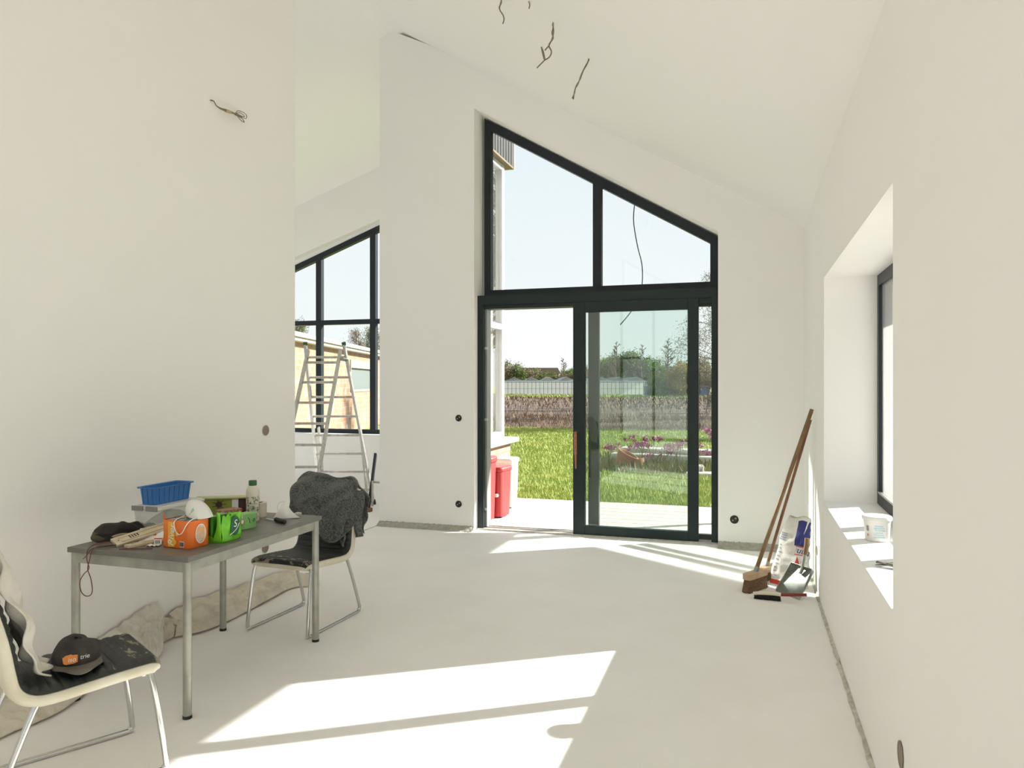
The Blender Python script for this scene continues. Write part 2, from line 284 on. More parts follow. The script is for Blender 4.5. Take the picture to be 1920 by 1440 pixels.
# ------------------------------------------------------------------ mesh helpers
class MB:
    def __init__(s): s.v = []; s.f = []; s.mi = []; s.cur = 0
    def add(s, vs, fs):
        o = len(s.v); s.v += [tuple(v) for v in vs]; s.f += [tuple(i + o for i in f) for f in fs]; s.mi += [s.cur] * len(fs); return s
    def mat(s, i): s.cur = i; return s
    def box(s, x0, x1, y0, y1, z0, z1, T=None):
        vs = [Vector((x, y, z)) for x in (x0, x1) for y in (y0, y1) for z in (z0, z1)]
        if T: vs = [T @ v for v in vs]
        return s.add(vs, [(0, 1, 3, 2), (4, 6, 7, 5), (0, 4, 5, 1), (2, 3, 7, 6), (0, 2, 6, 4), (1, 5, 7, 3)])
    def prism(s, poly, a, b, axis='Y', T=None):
        # poly: (u,v); axis Y -> (x,z) extruded in y; axis X -> (y,z); axis Z -> (x,y)
        def P(u, v, w): return {'Y': (u, w, v), 'X': (w, u, v), 'Z': (u, v, w)}[axis]
        n = len(poly); vs = [Vector(P(u, v, a)) for u, v in poly] + [Vector(P(u, v, b)) for u, v in poly]
        if T: vs = [T @ q for q in vs]
        fs = [tuple(range(n - 1, -1, -1)), tuple(range(n, 2 * n))] + [(i, (i + 1) % n, n + (i + 1) % n, n + i) for i in range(n)]
        return s.add(vs, fs)
    def tube(s, pts, r, n=10, cap=True, closed=False, taper=None):
        pts = [Vector(p) for p in pts]; m = len(pts); vs = []; fs = []
        up = None
        for i, p in enumerate(pts):
            a = pts[(i - 1) % m] if (closed or i > 0) else p; b = pts[(i + 1) % m] if (closed or i < m - 1) else p
            t = (b - a).normalized()
            if up is None:
                up = Vector((0, 0, 1)) if abs(t.z) < 0.9 else Vector((1, 0, 0))
            u = (up - t * up.dot(t))
            if u.length < 1e-5: u = Vector((1, 0, 0)).cross(t)
            u.normalize(); w = t.cross(u); up = u
            rr = r if taper is None else r + (taper - r) * i / (m - 1)
            for k in range(n):
                an = 2 * PI * k / n; vs.append(p + (u * math.cos(an) + w * math.sin(an)) * rr)
        for i in range(m if closed else m - 1):
            j = (i + 1) % m
            for k in range(n): fs.append((i * n + k, i * n + (k + 1) % n, j * n + (k + 1) % n, j * n + k))
        if cap and not closed: fs += [tuple(range(n - 1, -1, -1)), tuple((m - 1) * n + k for k in range(n))]
        return s.add(vs, fs)
    def lathe(s, prof, c=(0, 0, 0), n=28, T=None):
        vs = []; fs = []; c = Vector(c); m = len(prof)
        for r, z in prof:
            for k in range(n):
                a = 2 * PI * k / n; v = Vector((max(r, 1e-5) * math.cos(a), max(r, 1e-5) * math.sin(a), z)); vs.append((T @ v if T else v) + c)
        for i in range(m - 1):
            for k in range(n): fs.append((i * n + k, i * n + (k + 1) % n, (i + 1) * n + (k + 1) % n, (i + 1) * n + k))
        return s.add(vs, fs)
    def grid(s, fn, nu, nv):
        vs = [fn(i / nu, j / nv) for j in range(nv + 1) for i in range(nu + 1)]
        fs = [(j * (nu + 1) + i, j * (nu + 1) + i + 1, (j + 1) * (nu + 1) + i + 1, (j + 1) * (nu + 1) + i) for j in range(nv) for i in range(nu)]
        return s.add(vs, fs)
    def build(s, name, mats, parent=None, smooth=True, bevel=0, solid=0, subsurf=0, angle=35, origin=None):
        me = bpy.data.meshes.new(name)
        vs = s.v
        if origin is not None:
            o_ = Vector(origin); vs = [tuple(Vector(v) - o_) for v in vs]
        me.from_pydata(vs, [], s.f)
        for m_ in (mats if isinstance(mats, (list, tuple)) else [mats]): me.materials.append(m_)
        me.polygons.foreach_set('material_index', s.mi)
        bm = bmesh.new(); bm.from_mesh(me); bmesh.ops.recalc_face_normals(bm, faces=bm.faces); bm.to_mesh(me); bm.free()
        if smooth:
            me.polygons.foreach_set('use_smooth', [True] * len(me.polygons))
            try: me.set_sharp_from_angle(angle=math.radians(angle))
            except Exception: pass
        me.update()
        ob = bpy.data.objects.new(name, me); COL.objects.link(ob)
        if origin is not None: ob.location = origin
        if parent: ob.parent = parent
        if bevel:
            b = ob.modifiers.new('bevel', 'BEVEL'); b.width = bevel; b.segments = 2; b.limit_method = 'ANGLE'; b.angle_limit = math.radians(40)
        if solid:
            q = ob.modifiers.new('solid', 'SOLIDIFY'); q.thickness = solid; q.offset = 0
        if subsurf:
            q = ob.modifiers.new('sub', 'SUBSURF'); q.levels = subsurf; q.render_levels = subsurf
        return ob

def tag(o, label, cat, group=None, kind=None):
    o['label'] = label; o['category'] = cat
    if group: o['group'] = group
    if kind: o['kind'] = kind
    return o
def thing(name, label, cat, loc=(0, 0, 0), rz=0, group=None):
    o = bpy.data.objects.new(name, None); COL.objects.link(o); o.location = loc; o.rotation_euler = (0, 0, rz)
    o.empty_display_size = 0.1
    return tag(o, label, cat, group)
def struct(o, label, cat):
    o['kind'] = 'structure'; o['label'] = label; o['category'] = cat; return o
def text(s, name, size, m, parent, T, ext=0.0006, shear=0, align='CENTER'):
    c = bpy.data.curves.new(name, 'FONT'); c.body = s; c.size = size; c.extrude = ext; c.align_x = align; c.align_y = 'CENTER'; c.shear = shear
    c.materials.append(m); tmp = bpy.data.objects.new(name, c); COL.objects.link(tmp); bpy.context.view_layer.update()
    me = bpy.data.meshes.new_from_object(tmp.evaluated_get(bpy.context.evaluated_depsgraph_get())); bpy.data.objects.remove(tmp); bpy.data.curves.remove(c)
    o = bpy.data.objects.new(name, me); me.name = name
    if not me.materials: me.materials.append(m)
    COL.objects.link(o); o.parent = parent; o.matrix_local = T
    return o
def frame_mat(origin, xdir, ydir):
    x = Vector(xdir).normalized(); y = Vector(ydir); y = (y - x * y.dot(x)).normalized(); z = x.cross(y)
    T = Matrix.Identity(4)
    for i in range(3): T[i][0] = x[i]; T[i][1] = y[i]; T[i][2] = z[i]; T[i][3] = origin[i]
    return T
def nz3(p, s=1.0, seed=0.0): return noise.noise(Vector((p[0] * s + seed, p[1] * s + seed * 0.7, p[2] * s - seed)))
def smoothpath(pts, k=6):
    pts = [Vector(p) for p in pts]; out = []
    for i in range(len(pts) - 1):
        p0 = pts[max(i - 1, 0)]; p1 = pts[i]; p2 = pts[i + 1]; p3 = pts[min(i + 2, len(pts) - 1)]
        for j in range(k):
            t = j / k; out.append(0.5 * ((2 * p1) + (p2 - p0) * t + (2 * p0 - 5 * p1 + 4 * p2 - p3) * t * t + (3 * p1 - p0 - 3 * p2 + p3) * t ** 3))
    out.append(pts[-1]); return out

# ------------------------------------------------------------------ room shell
RZ = lambda X: 2.869 - 0.584 * (X - 0.474)            # underside of the right roof slope
LZ = lambda X: 5.19 - 0.34 * (-3.5 - X)               # underside of the left roof slope
YF = 7.10; YB = -4.7
struct(MB().prism([(-9.2, YB), (0.9, YB), (0.9, 7.38), (-3.5, 7.38), (-3.5, 10.2), (-9.2, 10.2)], -0.2, 0.0, 'Z').build('floor', M['floor'], smooth=False), 'pale grey cement screed floor', 'floor')
struct(MB().prism([(0.50, RZ(0.50)), (-3.42, RZ(-3.42)), (-3.6, LZ(-3.6) - 0.0), (-9.2, LZ(-9.2)), (-9.2, LZ(-9.2) + 0.3), (-3.5, 5.5), (0.50, RZ(0.5) + 0.3)], YB, 7.3, 'Y').build('ceiling', M['ceiling'], smooth=False), 'white sloping plaster ceiling with a ridge', 'ceiling')
# wing part of the ceiling
struct(MB().prism([(-3.25, RZ(-3.25)), (-3.42, RZ(-3.42)), (-3.6, LZ(-3.6)), (-9.2, LZ(-9.2)), (-9.2, LZ(-9.2) + 0.3), (-3.5, 5.5), (-3.25, RZ(-3.25) + 0.3)], 7.3, 10.2, 'Y').build('ceiling_wing', M['ceiling'], smooth=False), 'white sloping ceiling over the far left room', 'ceiling')
# right wall with window opening, and one added behind the camera for light
b = MB()
X0, X1 = 0.47, 0.92
b.box(X0, X1, YB, -3.9, 0, 2.95); b.box(X0, X1, -0.4, 2.82, 0, 2.95); b.box(X0, X1, -3.9, -0.4, 2.3, 2.95); b.box(X0, X1, 5.25, 7.45, 0, 2.95); b.box(X0, X1, 2.82, 5.25, 0, 0.725); b.box(X0, X1, 2.82, 5.25, 2.18, 2.95)
struct(b.build('wall_right', M['wall'], smooth=False), 'plain white plastered wall on the right with a deep window recess', 'wall')
# far gable wall with door opening
b = MB()
g = lambda X: RZ(X) + 0.05
JL, JR = -2.64, -0.262; HL = lambda X: 4.27 - 0.583 * (X - JL)
b.prism([(-3.70, 0), (JL, 0), (JL, g(JL)), (-3.70, 5.25)], YF, 7.45, 'Y')
b.prism([(JR, 0), (0.47, 0), (0.47, g(0.47)), (JR, g(JR))], YF, 7.45, 'Y')
b.prism([(JL, HL(JL)), (JR, HL(JR)), (JR, g(JR)), (JL, g(JL))], YF, 7.45, 'Y')
struct(b.build('wall_far', M['wall'], smooth=False), 'white gable wall around the sliding door and slanted window', 'wall')
# left wall
struct(MB().box(-3.70, -3.33, YB, 5.0, 0, 5.16).build('wall_left', M['wall'], smooth=False), 'tall white plastered wall behind the table', 'wall')
# rear wall behind the camera; two window openings, sized to brighten the rooms
b = MB(); y0, y1 = YB - 0.3, YB
b.box(-3.9, -3.15, y0, y1, 0, 5.2); b.box(-9.5, -8.9, y0, y1, 0, 5.2); b.box(-8.9, -3.9, y0, y1, 3.0, 5.2); b.box(0.25, 0.9, y0, y1, 0, 4); b.prism([(-3.15, 4.75), (0.25, 2.76), (0.25, 3.4), (-3.15, 5.3)], y0, y1)
struct(b.build('wall_rear', M['wall'], smooth=False), 'white rear wall with glazed openings made large for light', 'wall')
b = MB()
for x in (-3.12, -2.3, -1.45, -0.6, 0.19): b.box(x - 0.03, x + 0.03, y0 + 0.1, y0 + 0.16, 0, 4.75 - 0.585 * (x + 3.15))
b.prism([(-3.15, 4.69), (0.25, 2.70), (0.25, 2.78), (-3.15, 4.77)], y0 + 0.1, y0 + 0.16); b.box(-3.15, 0.25, y0 + 0.1, y0 + 0.16, 0, 0.06); b.box(-3.15, 0.25, y0 + 0.1, y0 + 0.16, 2.1, 2.16)
wr = struct(b.build('window_4', M['frame'], smooth=False), 'dark framed glazing in the rear wall, enlarged to let in more light', 'window')  # rear window enlarged up to the gable so more daylight enters
MB().prism([(-3.12, 0.03), (0.22, 0.03), (0.22, 2.75), (-3.12, 4.72)], y0 + 0.125, y0 + 0.131).build('pane', M['glass'], wr, smooth=False)
b = MB()
for x in (-8.87, -7.2, -5.55, -3.93): b.box(x - 0.03, x + 0.03, y0 + 0.1, y0 + 0.16, 0, 3.0)
b.box(-8.9, -3.9, y0 + 0.1, y0 + 0.16, 2.94, 3.0); b.box(-8.9, -3.9, y0 + 0.1, y0 + 0.16, 0, 0.06)
w7 = struct(b.build('window_7_added', M['frame'], smooth=False), 'unseen dark framed glazing added at the rear of the left room for light', 'window')  # unseen glazing added to brighten the left room
MB().box(-8.87, -3.93, y0 + 0.125, y0 + 0.131, 0.03, 2.97).build('pane', M['glass'], w7)
# left room outer wall, unseen; wide opening added to let in daylight
b = MB()
b.box(-9.5, -9.2, YB, -2.0, 0, 4.4); b.box(-9.5, -9.2, 9.4, 10.2, 0, 4.4); b.box(-9.5, -9.2, -2.0, 9.4, 2.9, 4.4)
struct(b.build('wall_far_left', M['wall'], smooth=False), 'outer wall of the room on the left with an opening added for light', 'wall')
# wing north wall with sloped window
b = MB(); wl, wr_, wb = -8.3, -4.25, 0.735
SH = lambda X: 3.87 + 0.338 * (X + 5.142)
b.prism([(-9.2, 0), (wl, 0), (wl, LZ(wl) + .04), (-9.2, LZ(-9.2) + .04)], 9.82, 10.2, 'Y'); b.prism([(wr_, 0), (-3.44, 0), (-3.44, 5.15), (-3.5, 5.22), (wr_, LZ(wr_) + .04)], 9.82, 10.2, 'Y')
b.box(wl, wr_, 9.82, 10.2, 0, wb)
b.prism([(wl, SH(wl)), (wr_, SH(wr_)), (wr_, LZ(wr_) + .04), (wl, LZ(wl) + .04)], 9.82, 10.2, 'Y')
struct(b.build('wall_wing', M['wall'], smooth=False), 'white wall under and over the slanted window of the far left room', 'wall')
# wing east side: low brick base, glazing with pale frames, white sill
b = MB(); b.box(-3.70, -3.24, 7.45, 10.2, -0.05, 0.655)
struct(b.build('wall_brick_base', M['brick_pale'], smooth=False), 'low pale brick wall outside the sliding door', 'wall')
struct(MB().box(-3.66, -3.13, 7.45, 10.27, 0.657, 0.72).build('trim_1', M['stone'], bevel=0.006), 'white stone sill on the low brick wall outside', 'sill')
b = MB()
for y in (7.5, 8.98, 10.14): b.box(-3.42, -3.33, y - 0.05, y + 0.06, 0.72, 4.6)
for z in (0.722, 2.25, 4.52): b.box(-3.415, -3.335, 7.46, 10.15, z, z + 0.08)
we = struct(b.build('window_3', M['frameout'], smooth=False), 'tall pale framed glazing on the side of the wing outside', 'window')
MB().box(-3.385, -3.379, 7.55, 10.1, 0.8, 4.52).build('pane', M['glass_wing'], we)
# inner roller blinds of the wing are not present; a plastered inner leaf closes the corner
struct(MB().box(-3.72, -3.42, 7.45, 9.82, 4.55, 5.1).build('trim_2', M['wall'], smooth=False), 'plastered lintel above the wing glazing', 'lintel')
# wing roof edge box with cladding
b = MB(); b.box(-3.45, -3.25, 7.46, 10.4, 4.63, 5.04); b.mat(1); b.box(-3.45, -3.252, 7.46, 10.4, 4.60, 4.63); b.mat(2); b.box(-3.45, -3.245, 10.4, 10.43, 4.6, 5.04)
rf = struct(b.build('trim_3', [M['cladding'], M['soffit'], M['creamfascia']], smooth=False), 'dark timber clad roof edge with brown soffit outside', 'roof edge')
bb = MB()
for i in range(24): bb.box(-3.249, -3.243, 7.5 + i * 0.12, 7.51 + i * 0.12, 4.63, 5.04)
bb.build('board_joint', M['black'], rf, smooth=False)
# roof overhang outside: gable verge and eave
b = MB()
b.prism([(-3.24, RZ(-3.24)), (1.5, RZ(1.5)), (1.5, RZ(1.5) + 0.26), (-3.24, RZ(-3.24) + 0.30)], 7.3, 9.55, 'Y')
b.prism([(0.50, RZ(0.50)), (1.5, RZ(1.5)), (1.5, RZ(1.5) + 0.26), (0.50, RZ(0.50) + 0.30)], YB, 7.3, 'Y')
struct(b.build('roof_overhang', M['soffit'], smooth=False), 'timber roof overhang above the patio', 'roof')
pst = tag(MB().box(1.40, 1.47, 9.42, 9.49, -0.05, RZ(1.45)).build('roof_post', M['framegrey'], smooth=False), 'slim grey post holding the roof corner over the patio', 'post'); pst['kind'] = 'structure'

# floor / wall joints
def ragged(name, pts, h, d, m, label, cat, side):
    # rough strip along a polyline at the base of a wall
    def fn(u, v):
        k = u * (len(pts) - 1); i = min(int(k), len(pts) - 2); t = k - i
        p = Vector(pts[i]).lerp(Vector(pts[i + 1]), t); j = nz3((u * 60, v * 3, 1), 1, 3) * 0.012
        return (p.x + side[0] * (d * v + j), p.y + side[1] * (d * v + j), 0.002 + h * (1 - v) + (nz3((u * 45, v * 4, 2)) * 0.010 if v < 1 else 0))
    o = MB().grid(fn, 90, 4).build(name, m, angle=80); o['kind'] = 'structure'; o['label'] = label; o['category'] = cat; return o
ragged('baseboard_far_left', [(-3.70, YF, 0), (-2.64, YF, 0)], 0.045, 0.09, M['strip'], 'rough grey screed edge strip left of the sliding door', 'skirting', (0, -1))
ragged('baseboard_far_right', [(-0.262, YF, 0), (0.47, YF, 0)], 0.05, 0.10, M['strip'], 'rough grey screed edge strip right of the sliding door', 'skirting', (0, -1))
ragged('baseboard_right', [(0.47, 1.5, 0), (0.47, 7.0, 0)], 0.010, 0.018, M['dust'], 'dirty gap where the floor meets the right wall', 'skirting', (-1, 0))
struct(MB().box(-3.715, -3.70, 5.0, 7.1, 0.0, 0.003).build('trim_4', M['dust'], smooth=False), 'dark joint line across the opening to the left room', 'joint')

# ------------------------------------------------------------------ far door and slanted window
FY = 7.33
fr = struct(bpy.data.objects.new('window_1', None), 'anthracite slanted window above the sliding door', 'window'); COL.objects.link(fr)
def bar(b, x0, x1, z0, z1, y0=FY, y1=FY + 0.08): b.box(x0, x1, y0, y1, z0, z1)
S = -0.583
b = MB(); xl, xr = -2.613, -0.272; zt = lambda x: 4.242 + S * (x - xl); W = 0.07
b.prism([(xl, 2.39), (xl + W, 2.39), (xl + W, zt(xl + W)), (xl, zt(xl))], FY, FY + 0.08)
b.prism([(xr - W, 2.39), (xr, 2.39), (xr, zt(xr)), (xr - W, zt(xr - W))], FY, FY + 0.08)
b.prism([(xl + W, zt(xl + W) - 0.095), (xr - W, zt(xr - W) - 0.095), (xr - W, zt(xr - W)), (xl + W, zt(xl + W))], FY, FY + 0.08)
b.box(xl + W, xr - W, FY, FY + 0.08, 2.385, 2.455)
b.prism([(-1.47, 2.455), (-1.385, 2.455), (-1.385, zt(-1.385) - 0.09), (-1.47, zt(-1.47) - 0.09)], FY - 0.002, FY + 0.08)
b.build('window_frame', M['frame'], fr, smooth=False)
for a, c in ((xl + W, -1.47), (-1.385, xr - W)):
    MB().prism([(a, 2.455), (c, 2.455), (c, zt(c) - 0.095), (a, zt(a) - 0.095)], FY + 0.035, FY + 0.042).build('pane', M['glass'], fr, smooth=False)

dr = struct(bpy.data.objects.new('door_1', None), 'wide dark green aluminium sliding door standing half open', 'door'); COL.objects.link(dr)
b = MB(); y0, y1 = 7.20, 7.38
b.box(-2.64, -2.575, y0, y1, 0.014, 2.29); b.box(-0.325, -0.265, y0, y1, 0.014, 2.29)
b.box(-2.64, -0.265, y0 - 0.001, y1, 2.29, 2.385); b.box(-2.575, -0.325, y0 + 0.02, y1, 2.25, 2.29)
b.build('door_frame', M['doorframe'], dr, smooth=False)
b = MB(); b.box(-2.64, -0.265, y0 - 0.03, y1 + 0.02, -0.001, 0.014); b.box(-2.6, -0.3, y0 + 0.05, y0 + 0.06, 0.014, 0.022); b.box(-2.6, -0.3, y0 + 0.12, y0 + 0.13, 0.014, 0.022)
b.build('threshold', M['aludull'], dr, smooth=False)
b = MB(); b.box(-2.575, -2.555, y0 + 0.05, y1 - 0.01, 0.014, 2.25); b.build('jamb_rail', M['framegrey'], dr, smooth=False)
for z in (1.85, 1.12, 0.20):
    MB().box(-2.573, -2.545, y0 + 0.025, y0 + 0.05, z - 0.012, z + 0.012).build('striker', M['alu'], dr, smooth=False)
# sliding leaf
b = MB(); lx0, lx1, ly0, ly1, lz0, lz1 = -1.638, -0.441, 7.185, 7.245, 0.012, 2.288
b.box(lx0, lx0 + 0.117, ly0, ly1, lz0, lz1); b.box(lx1 - 0.10, lx1, ly0, ly1, lz0, lz1)
b.box(lx0 + 0.117, lx1 - 0.10, ly0, ly1, lz0, 0.10); b.box(lx0 + 0.117, lx1 - 0.10, ly0, ly1, 2.185, lz1)
b.build('sliding_leaf', M['doorframe'], dr, smooth=False, bevel=0.003)
MB().box(lx0 + 0.117, lx1 - 0.10, ly0 + 0.027, ly0 + 0.033, 0.10, 2.185).build('leaf_pane', M['glass_door'], dr)
hd = MB(); hd.lathe([(0.0, 0.0), (0.022, 0.0), (0.022, 0.008), (0.010, 0.010), (0.010, 0.05), (0.0, 0.05)], (0, 0, 0), 16, Matrix.Rotation(R90, 4, 'X'))
hnd = hd.build('door_handle', M['black'], dr); hnd.location = (-1.602, ly0 - 0.0005, 1.02)
st = MB().tube(smoothpath([(0, -0.045, 0.0), (0.0, -0.048, -0.10), (0.0, -0.045, -0.22)], 5), 0.0135, 10); st.tube([(0, -0.045, -0.22), (0.002, -0.042, -0.36)], 0.010, 8, taper=0.007)
st = st.build('strap', M['strap'], hnd)
# fixed pane behind, its own stile
b = MB(); b.box(-1.51, -1.405, 7.30, 7.36, 0.014, 2.29); b.box(-1.405, -0.325, 7.30, 7.36, 2.22, 2.29); b.box(-1.405, -0.325, 7.30, 7.36, 0.014, 0.06)
b.build('fixed_frame', M['framemid'], dr, smooth=False)
MB().box(-1.405, -0.325, 7.33, 7.336, 0.06, 2.22).build('fixed_pane', M['glass'], dr)

# right window
rw = struct(bpy.data.objects.new('window_2', None), 'dark framed window deep in the right wall', 'window'); COL.objects.link(rw)
b = MB(); x0, x1 = 0.785, 0.86
b.box(x0, x1, 2.82, 5.25, 0.725, 0.80); b.box(x0, x1, 2.82, 5.25, 2.11, 2.18)
for y in (2.85, 5.22): b.box(x0, x1, y - 0.03, y + 0.03, 0.80, 2.11)
for y in (3.70, 4.47): b.box(x0, x1, y - 0.04, y + 0.04, 0.80, 2.11)
b.build('window_frame', M['frame'], rw, smooth=False)
b = MB(); b.box(x0 - 0.002, x0 + 0.018, 2.86, 5.21, 0.80, 0.812); b.build('glazing_bead', M['alu'], rw, smooth=False)
MB().box(0.803, 0.808, 2.86, 5.21, 0.80, 2.11).build('pane', M['glass_dirty'], rw)
# unseen window added behind the camera so sunlight bounces into the room
rw2 = struct(bpy.data.objects.new('window_6_added', None), 'unseen dark framed patio window added behind the camera to brighten the room', 'window'); COL.objects.link(rw2)
b = MB(); b.box(0.785, 0.86, -3.9, -0.4, 0, 0.07); b.box(0.785, 0.86, -3.9, -0.4, 2.23, 2.3)
for y in (-3.86, -2.15, -0.44): b.box(0.785, 0.86, y - 0.04, y + 0.04, 0.07, 2.23)
b.build('window_frame', M['frame'], rw2, smooth=False)
MB().box(0.82, 0.826, -3.86, -0.44, 0.07, 2.23).build('pane', M['glass'], rw2)
# wing window
ww = struct(bpy.data.objects.new('window_5', None), 'dark framed slanted window of the far left room', 'window'); COL.objects.link(ww)
b = MB(); fy0, fy1 = 9.95, 10.03
zt2 = lambda X: 3.802 + 0.365 * (X + 5.245)
b.box(wl, wr_, fy0, fy1, 0.735, 0.80); b.box(wl, wr_, fy0, fy1, 2.37, 2.44)
b.prism([(wl, zt2(wl) - 0.085), (wr_, zt2(wr_) - 0.085), (wr_, zt2(wr_)), (wl, zt2(wl))], fy0, fy1)
for x in (-8.2, -7.2, -6.215, -5.30, -4.33):
    b.prism([(x - 0.045, 0.8), (x + 0.045, 0.8), (x + 0.045, zt2(x) - 0.05), (x - 0.045, zt2(x) - 0.05)], fy0 - 0.002, fy1)
b.build('window_frame', M['frame'], ww, smooth=False)
MB().prism([(wl, .8), (wr_, .8), (wr_, zt2(wr_) - .05), (wl, zt2(wl) - .05)], 9.985, 9.991).build('pane', M['glass'], ww, smooth=False)
# infill above slanted frame
struct(MB().prism([(wl, zt2(wl)), (wr_, zt2(wr_)), (wr_, SH(wr_) + 0.02), (wl, SH(wl) + 0.02)], 9.96, 10.18).build('trim_5', M['wall'], smooth=False), 'white reveal above the slanted wing window', 'trim')
struct(MB().box(wl, wr_, 9.79, 9.96, 0.715, 0.738).build('sill_wing', M['white'], smooth=False), 'white sill under the slanted wing window', 'sill')
# screed cove where the sill of the right window lies
struct(MB().box(0.465, 0.785, 2.82, 5.25, 0.722, 0.73).build('sill_right', mat('sill_white', (0.86, 0.86, 0.85), 0.6), smooth=False), 'smooth white sill of the right window', 'sill')

# ------------------------------------------------------------------ sockets, holes, wires
def wallbox(loc, nrm, r, m_in, label, name='socket_box', cat='socket', deep=True):
    T = Vector(nrm).to_track_quat('Z', 'Y').to_matrix().to_4x4()
    o = thing(name, label, cat, loc)
    b = MB().lathe([(r * 0.86, 0.001), (r, 0.001), (r, 0.004), (r * 0.86, 0.005), (r * 0.80, 0.0015), (0, 0.0015)], (0, 0, 0), 24, T); b.build('rim', m_in, o)
    if deep:
        b = MB(); b.lathe([(0, 0.003), (r * 0.2, 0.003), (r * 0.2, 0.010), (0, 0.012)], (T @ Vector((r * 0.3, r * 0.3, 0))), 10, T)
        b.lathe([(0, 0.003), (r * 0.16, 0.003), (r * 0.16, 0.009), (0, 0.010)], (T @ Vector((-r * 0.35, -r * 0.2, 0))), 10, T)
        b.build('cable_end', M['cablelight'], o)
    return o
wallbox((-2.807, YF - 0.001, 1.137), (0, -1, 0), 0.034, M['black'], 'black recessed socket box left of the door, upper one')
wallbox((-2.807, YF - 0.001, 0.263), (0, -1, 0), 0.034, M['black'], 'black recessed socket box left of the door, near the floor')
wallbox((-0.119, YF - 0.001, 0.254), (0, -1, 0), 0.038, M['black'], 'black recessed socket box between the sliding door and the brooms')
wallbox((-3.329, 4.63, 1.153), (1, 0, 0), 0.037, M['hole'], 'open round wall hole above the chair with the jacket', 'wall_hole', 'hole', False)
wallbox((-3.329, 4.625, 0.305), (1, 0, 0), 0.037, M['hole'], 'round wall hole low between the table legs', 'wall_hole', 'hole', False)
wallbox((0.469, 2.673, 0.303), (-1, 0, 0), 0.042, M['hole'], 'round wall hole low on the right wall near the camera', 'wall_hole', 'hole', False)
wallbox((0.469, 5.75, 0.30), (-1, 0, 0), 0.036, M['hole'], 'round wall hole low on the right wall beside the dustpan', 'wall_hole', 'hole', False)

def campt(x, y, Z):    # world point at a forward distance Z of a viewing direction, used to lay out hanging wires
    u = (x - 960) / 1404 * Z; v = (717 - y) / 1404 * Z
    return Vector((u * math.cos(YAW) - Z * math.sin(YAW), u * math.sin(YAW) + Z * math.cos(YAW), 1.5 + v))
def wire(name, label, paths, Z, m, r=0.004, cat='cable', group=None):
    p0 = campt(*paths[0][0], Z); p0 = Vector((p0.x, p0.y, RZ(p0.x)))
    b = MB()
    for k, q in enumerate(paths):
        pts = [campt(x, y, Z + 0.02 * math.sin(i * 1.7 + k)) for i, (x, y) in enumerate(q)]
        b.tube(smoothpath(pts, 6), r, 7)
    o = b.build(name, m, angle=80); tag(o, label, cat, group); return o
ZC = 4.90
wire('ceiling_cable', 'loose ceiling cable with a split looped end, middle of the hanging cables', [[(1037, 40), (1037, 52), (1035, 62), (1037, 72), (1030, 82), (1030, 88), (1034, 97), (1030, 107), (1021, 113), (1016, 118), (1007, 127)], [(1036, 45), (1038, 58), (1036, 70), (1032, 80), (1028, 87), (1022, 94)], [(1021, 113), (1017, 98), (1015, 88)], [(1022, 112), (1019, 98), (1016, 90)]], 4.90, M['cable'], 0.0045)
wire('ceiling_cable', 'straight short ceiling cable hanging rightmost, nearest the gable wall', [[(1104, 109), (1102, 116), (1096, 127), (1089, 142), (1084, 157), (1078, 168), (1075, 186)], [(1105, 110), (1100, 122), (1094, 132), (1088, 148), (1080, 162), (1077, 175), (1073, 184)]], 5.24, M['cable'], 0.0042)
wire('ceiling_cable', 'twisted ceiling cable cut by the top of the photo, leftmost', [[(940, -14), (940, 0), (938, 8), (937, 18), (943, 28), (945, 36), (943, 44)], [(938, -14), (940, 4), (936, 14), (939, 22)]], 5.0, M['cable'], 0.0045)
wire('ceiling_cable', 'stub of a ceiling cable at the top edge beside the twisted one', [[(987, -14), (990, -2), (993, 8), (992, 16)]], 4.75, M['cable'], 0.0042)
wb_ = thing('wall_cable', 'bundled cable with tan tape poking out of the tall left wall', 'cable', (-3.33, 4.05, 3.336))
b = MB()
for k in range(3):
    b.tube(smoothpath([(-0.01, 0, 0.0), (0.02, 0.005, -0.01), (0.03, 0.02, -0.035), (0.035, 0.06, -0.045 + k * .003), (0.04, 0.11, -0.042 + k * .005), (0.04, 0.17, -0.035 + k * .003), (0.045, 0.21, -0.030)], 6), 0.004, 6)
b.tube(smoothpath([(0.045, 0.19, -0.034), (0.045, 0.21, -0.005), (0.05, 0.26, 0.004), (0.05, 0.30, -0.005), (0.05, 0.29, -0.03), (0.045, 0.24, -0.03), (0.045, 0.20, -0.034)], 6), 0.0025, 6)
b.tube(smoothpath([(0.045, 0.18, -0.034), (0.05, 0.23, -0.012), (0.05, 0.28, -0.02), (0.045, 0.22, -0.034)], 6), 0.0025, 6)
b.tube(smoothpath([(0.045, 0.2, -0.032), (0.045, 0.24, -0.055), (0.045, 0.28, -0.058), (0.045, 0.265, -0.042), (0.045, 0.22, -0.035)], 6), 0.003, 6)
b.tube([(0.044, 0.19, -0.032), (0.046, 0.25, -0.032)], 0.009, 8)
b.build('wire_strands', M['cable'], wb_)
MB().tube([(0.036, 0.10, -0.040), (0.040, 0.145, -0.036)], 0.010, 10).build('tape_wrap', M['tape'], wb_)
# cable hanging under the roof overhang, seen through the glass
b = MB().tube(smoothpath([campt(1192, 330, 8.6), campt(1190, 378, 8.6), campt(1188, 415, 8.6), campt(1195, 460, 8.6), campt(1204, 500, 8.6), campt(1202, 545, 8.6), campt(1186, 580, 8.6), campt(1163, 609, 8.6)], 8), 0.006, 8)
tag(b.build('outdoor_cable', M['black']), 'thin dark cable dangling outside the slanted window', 'cable')

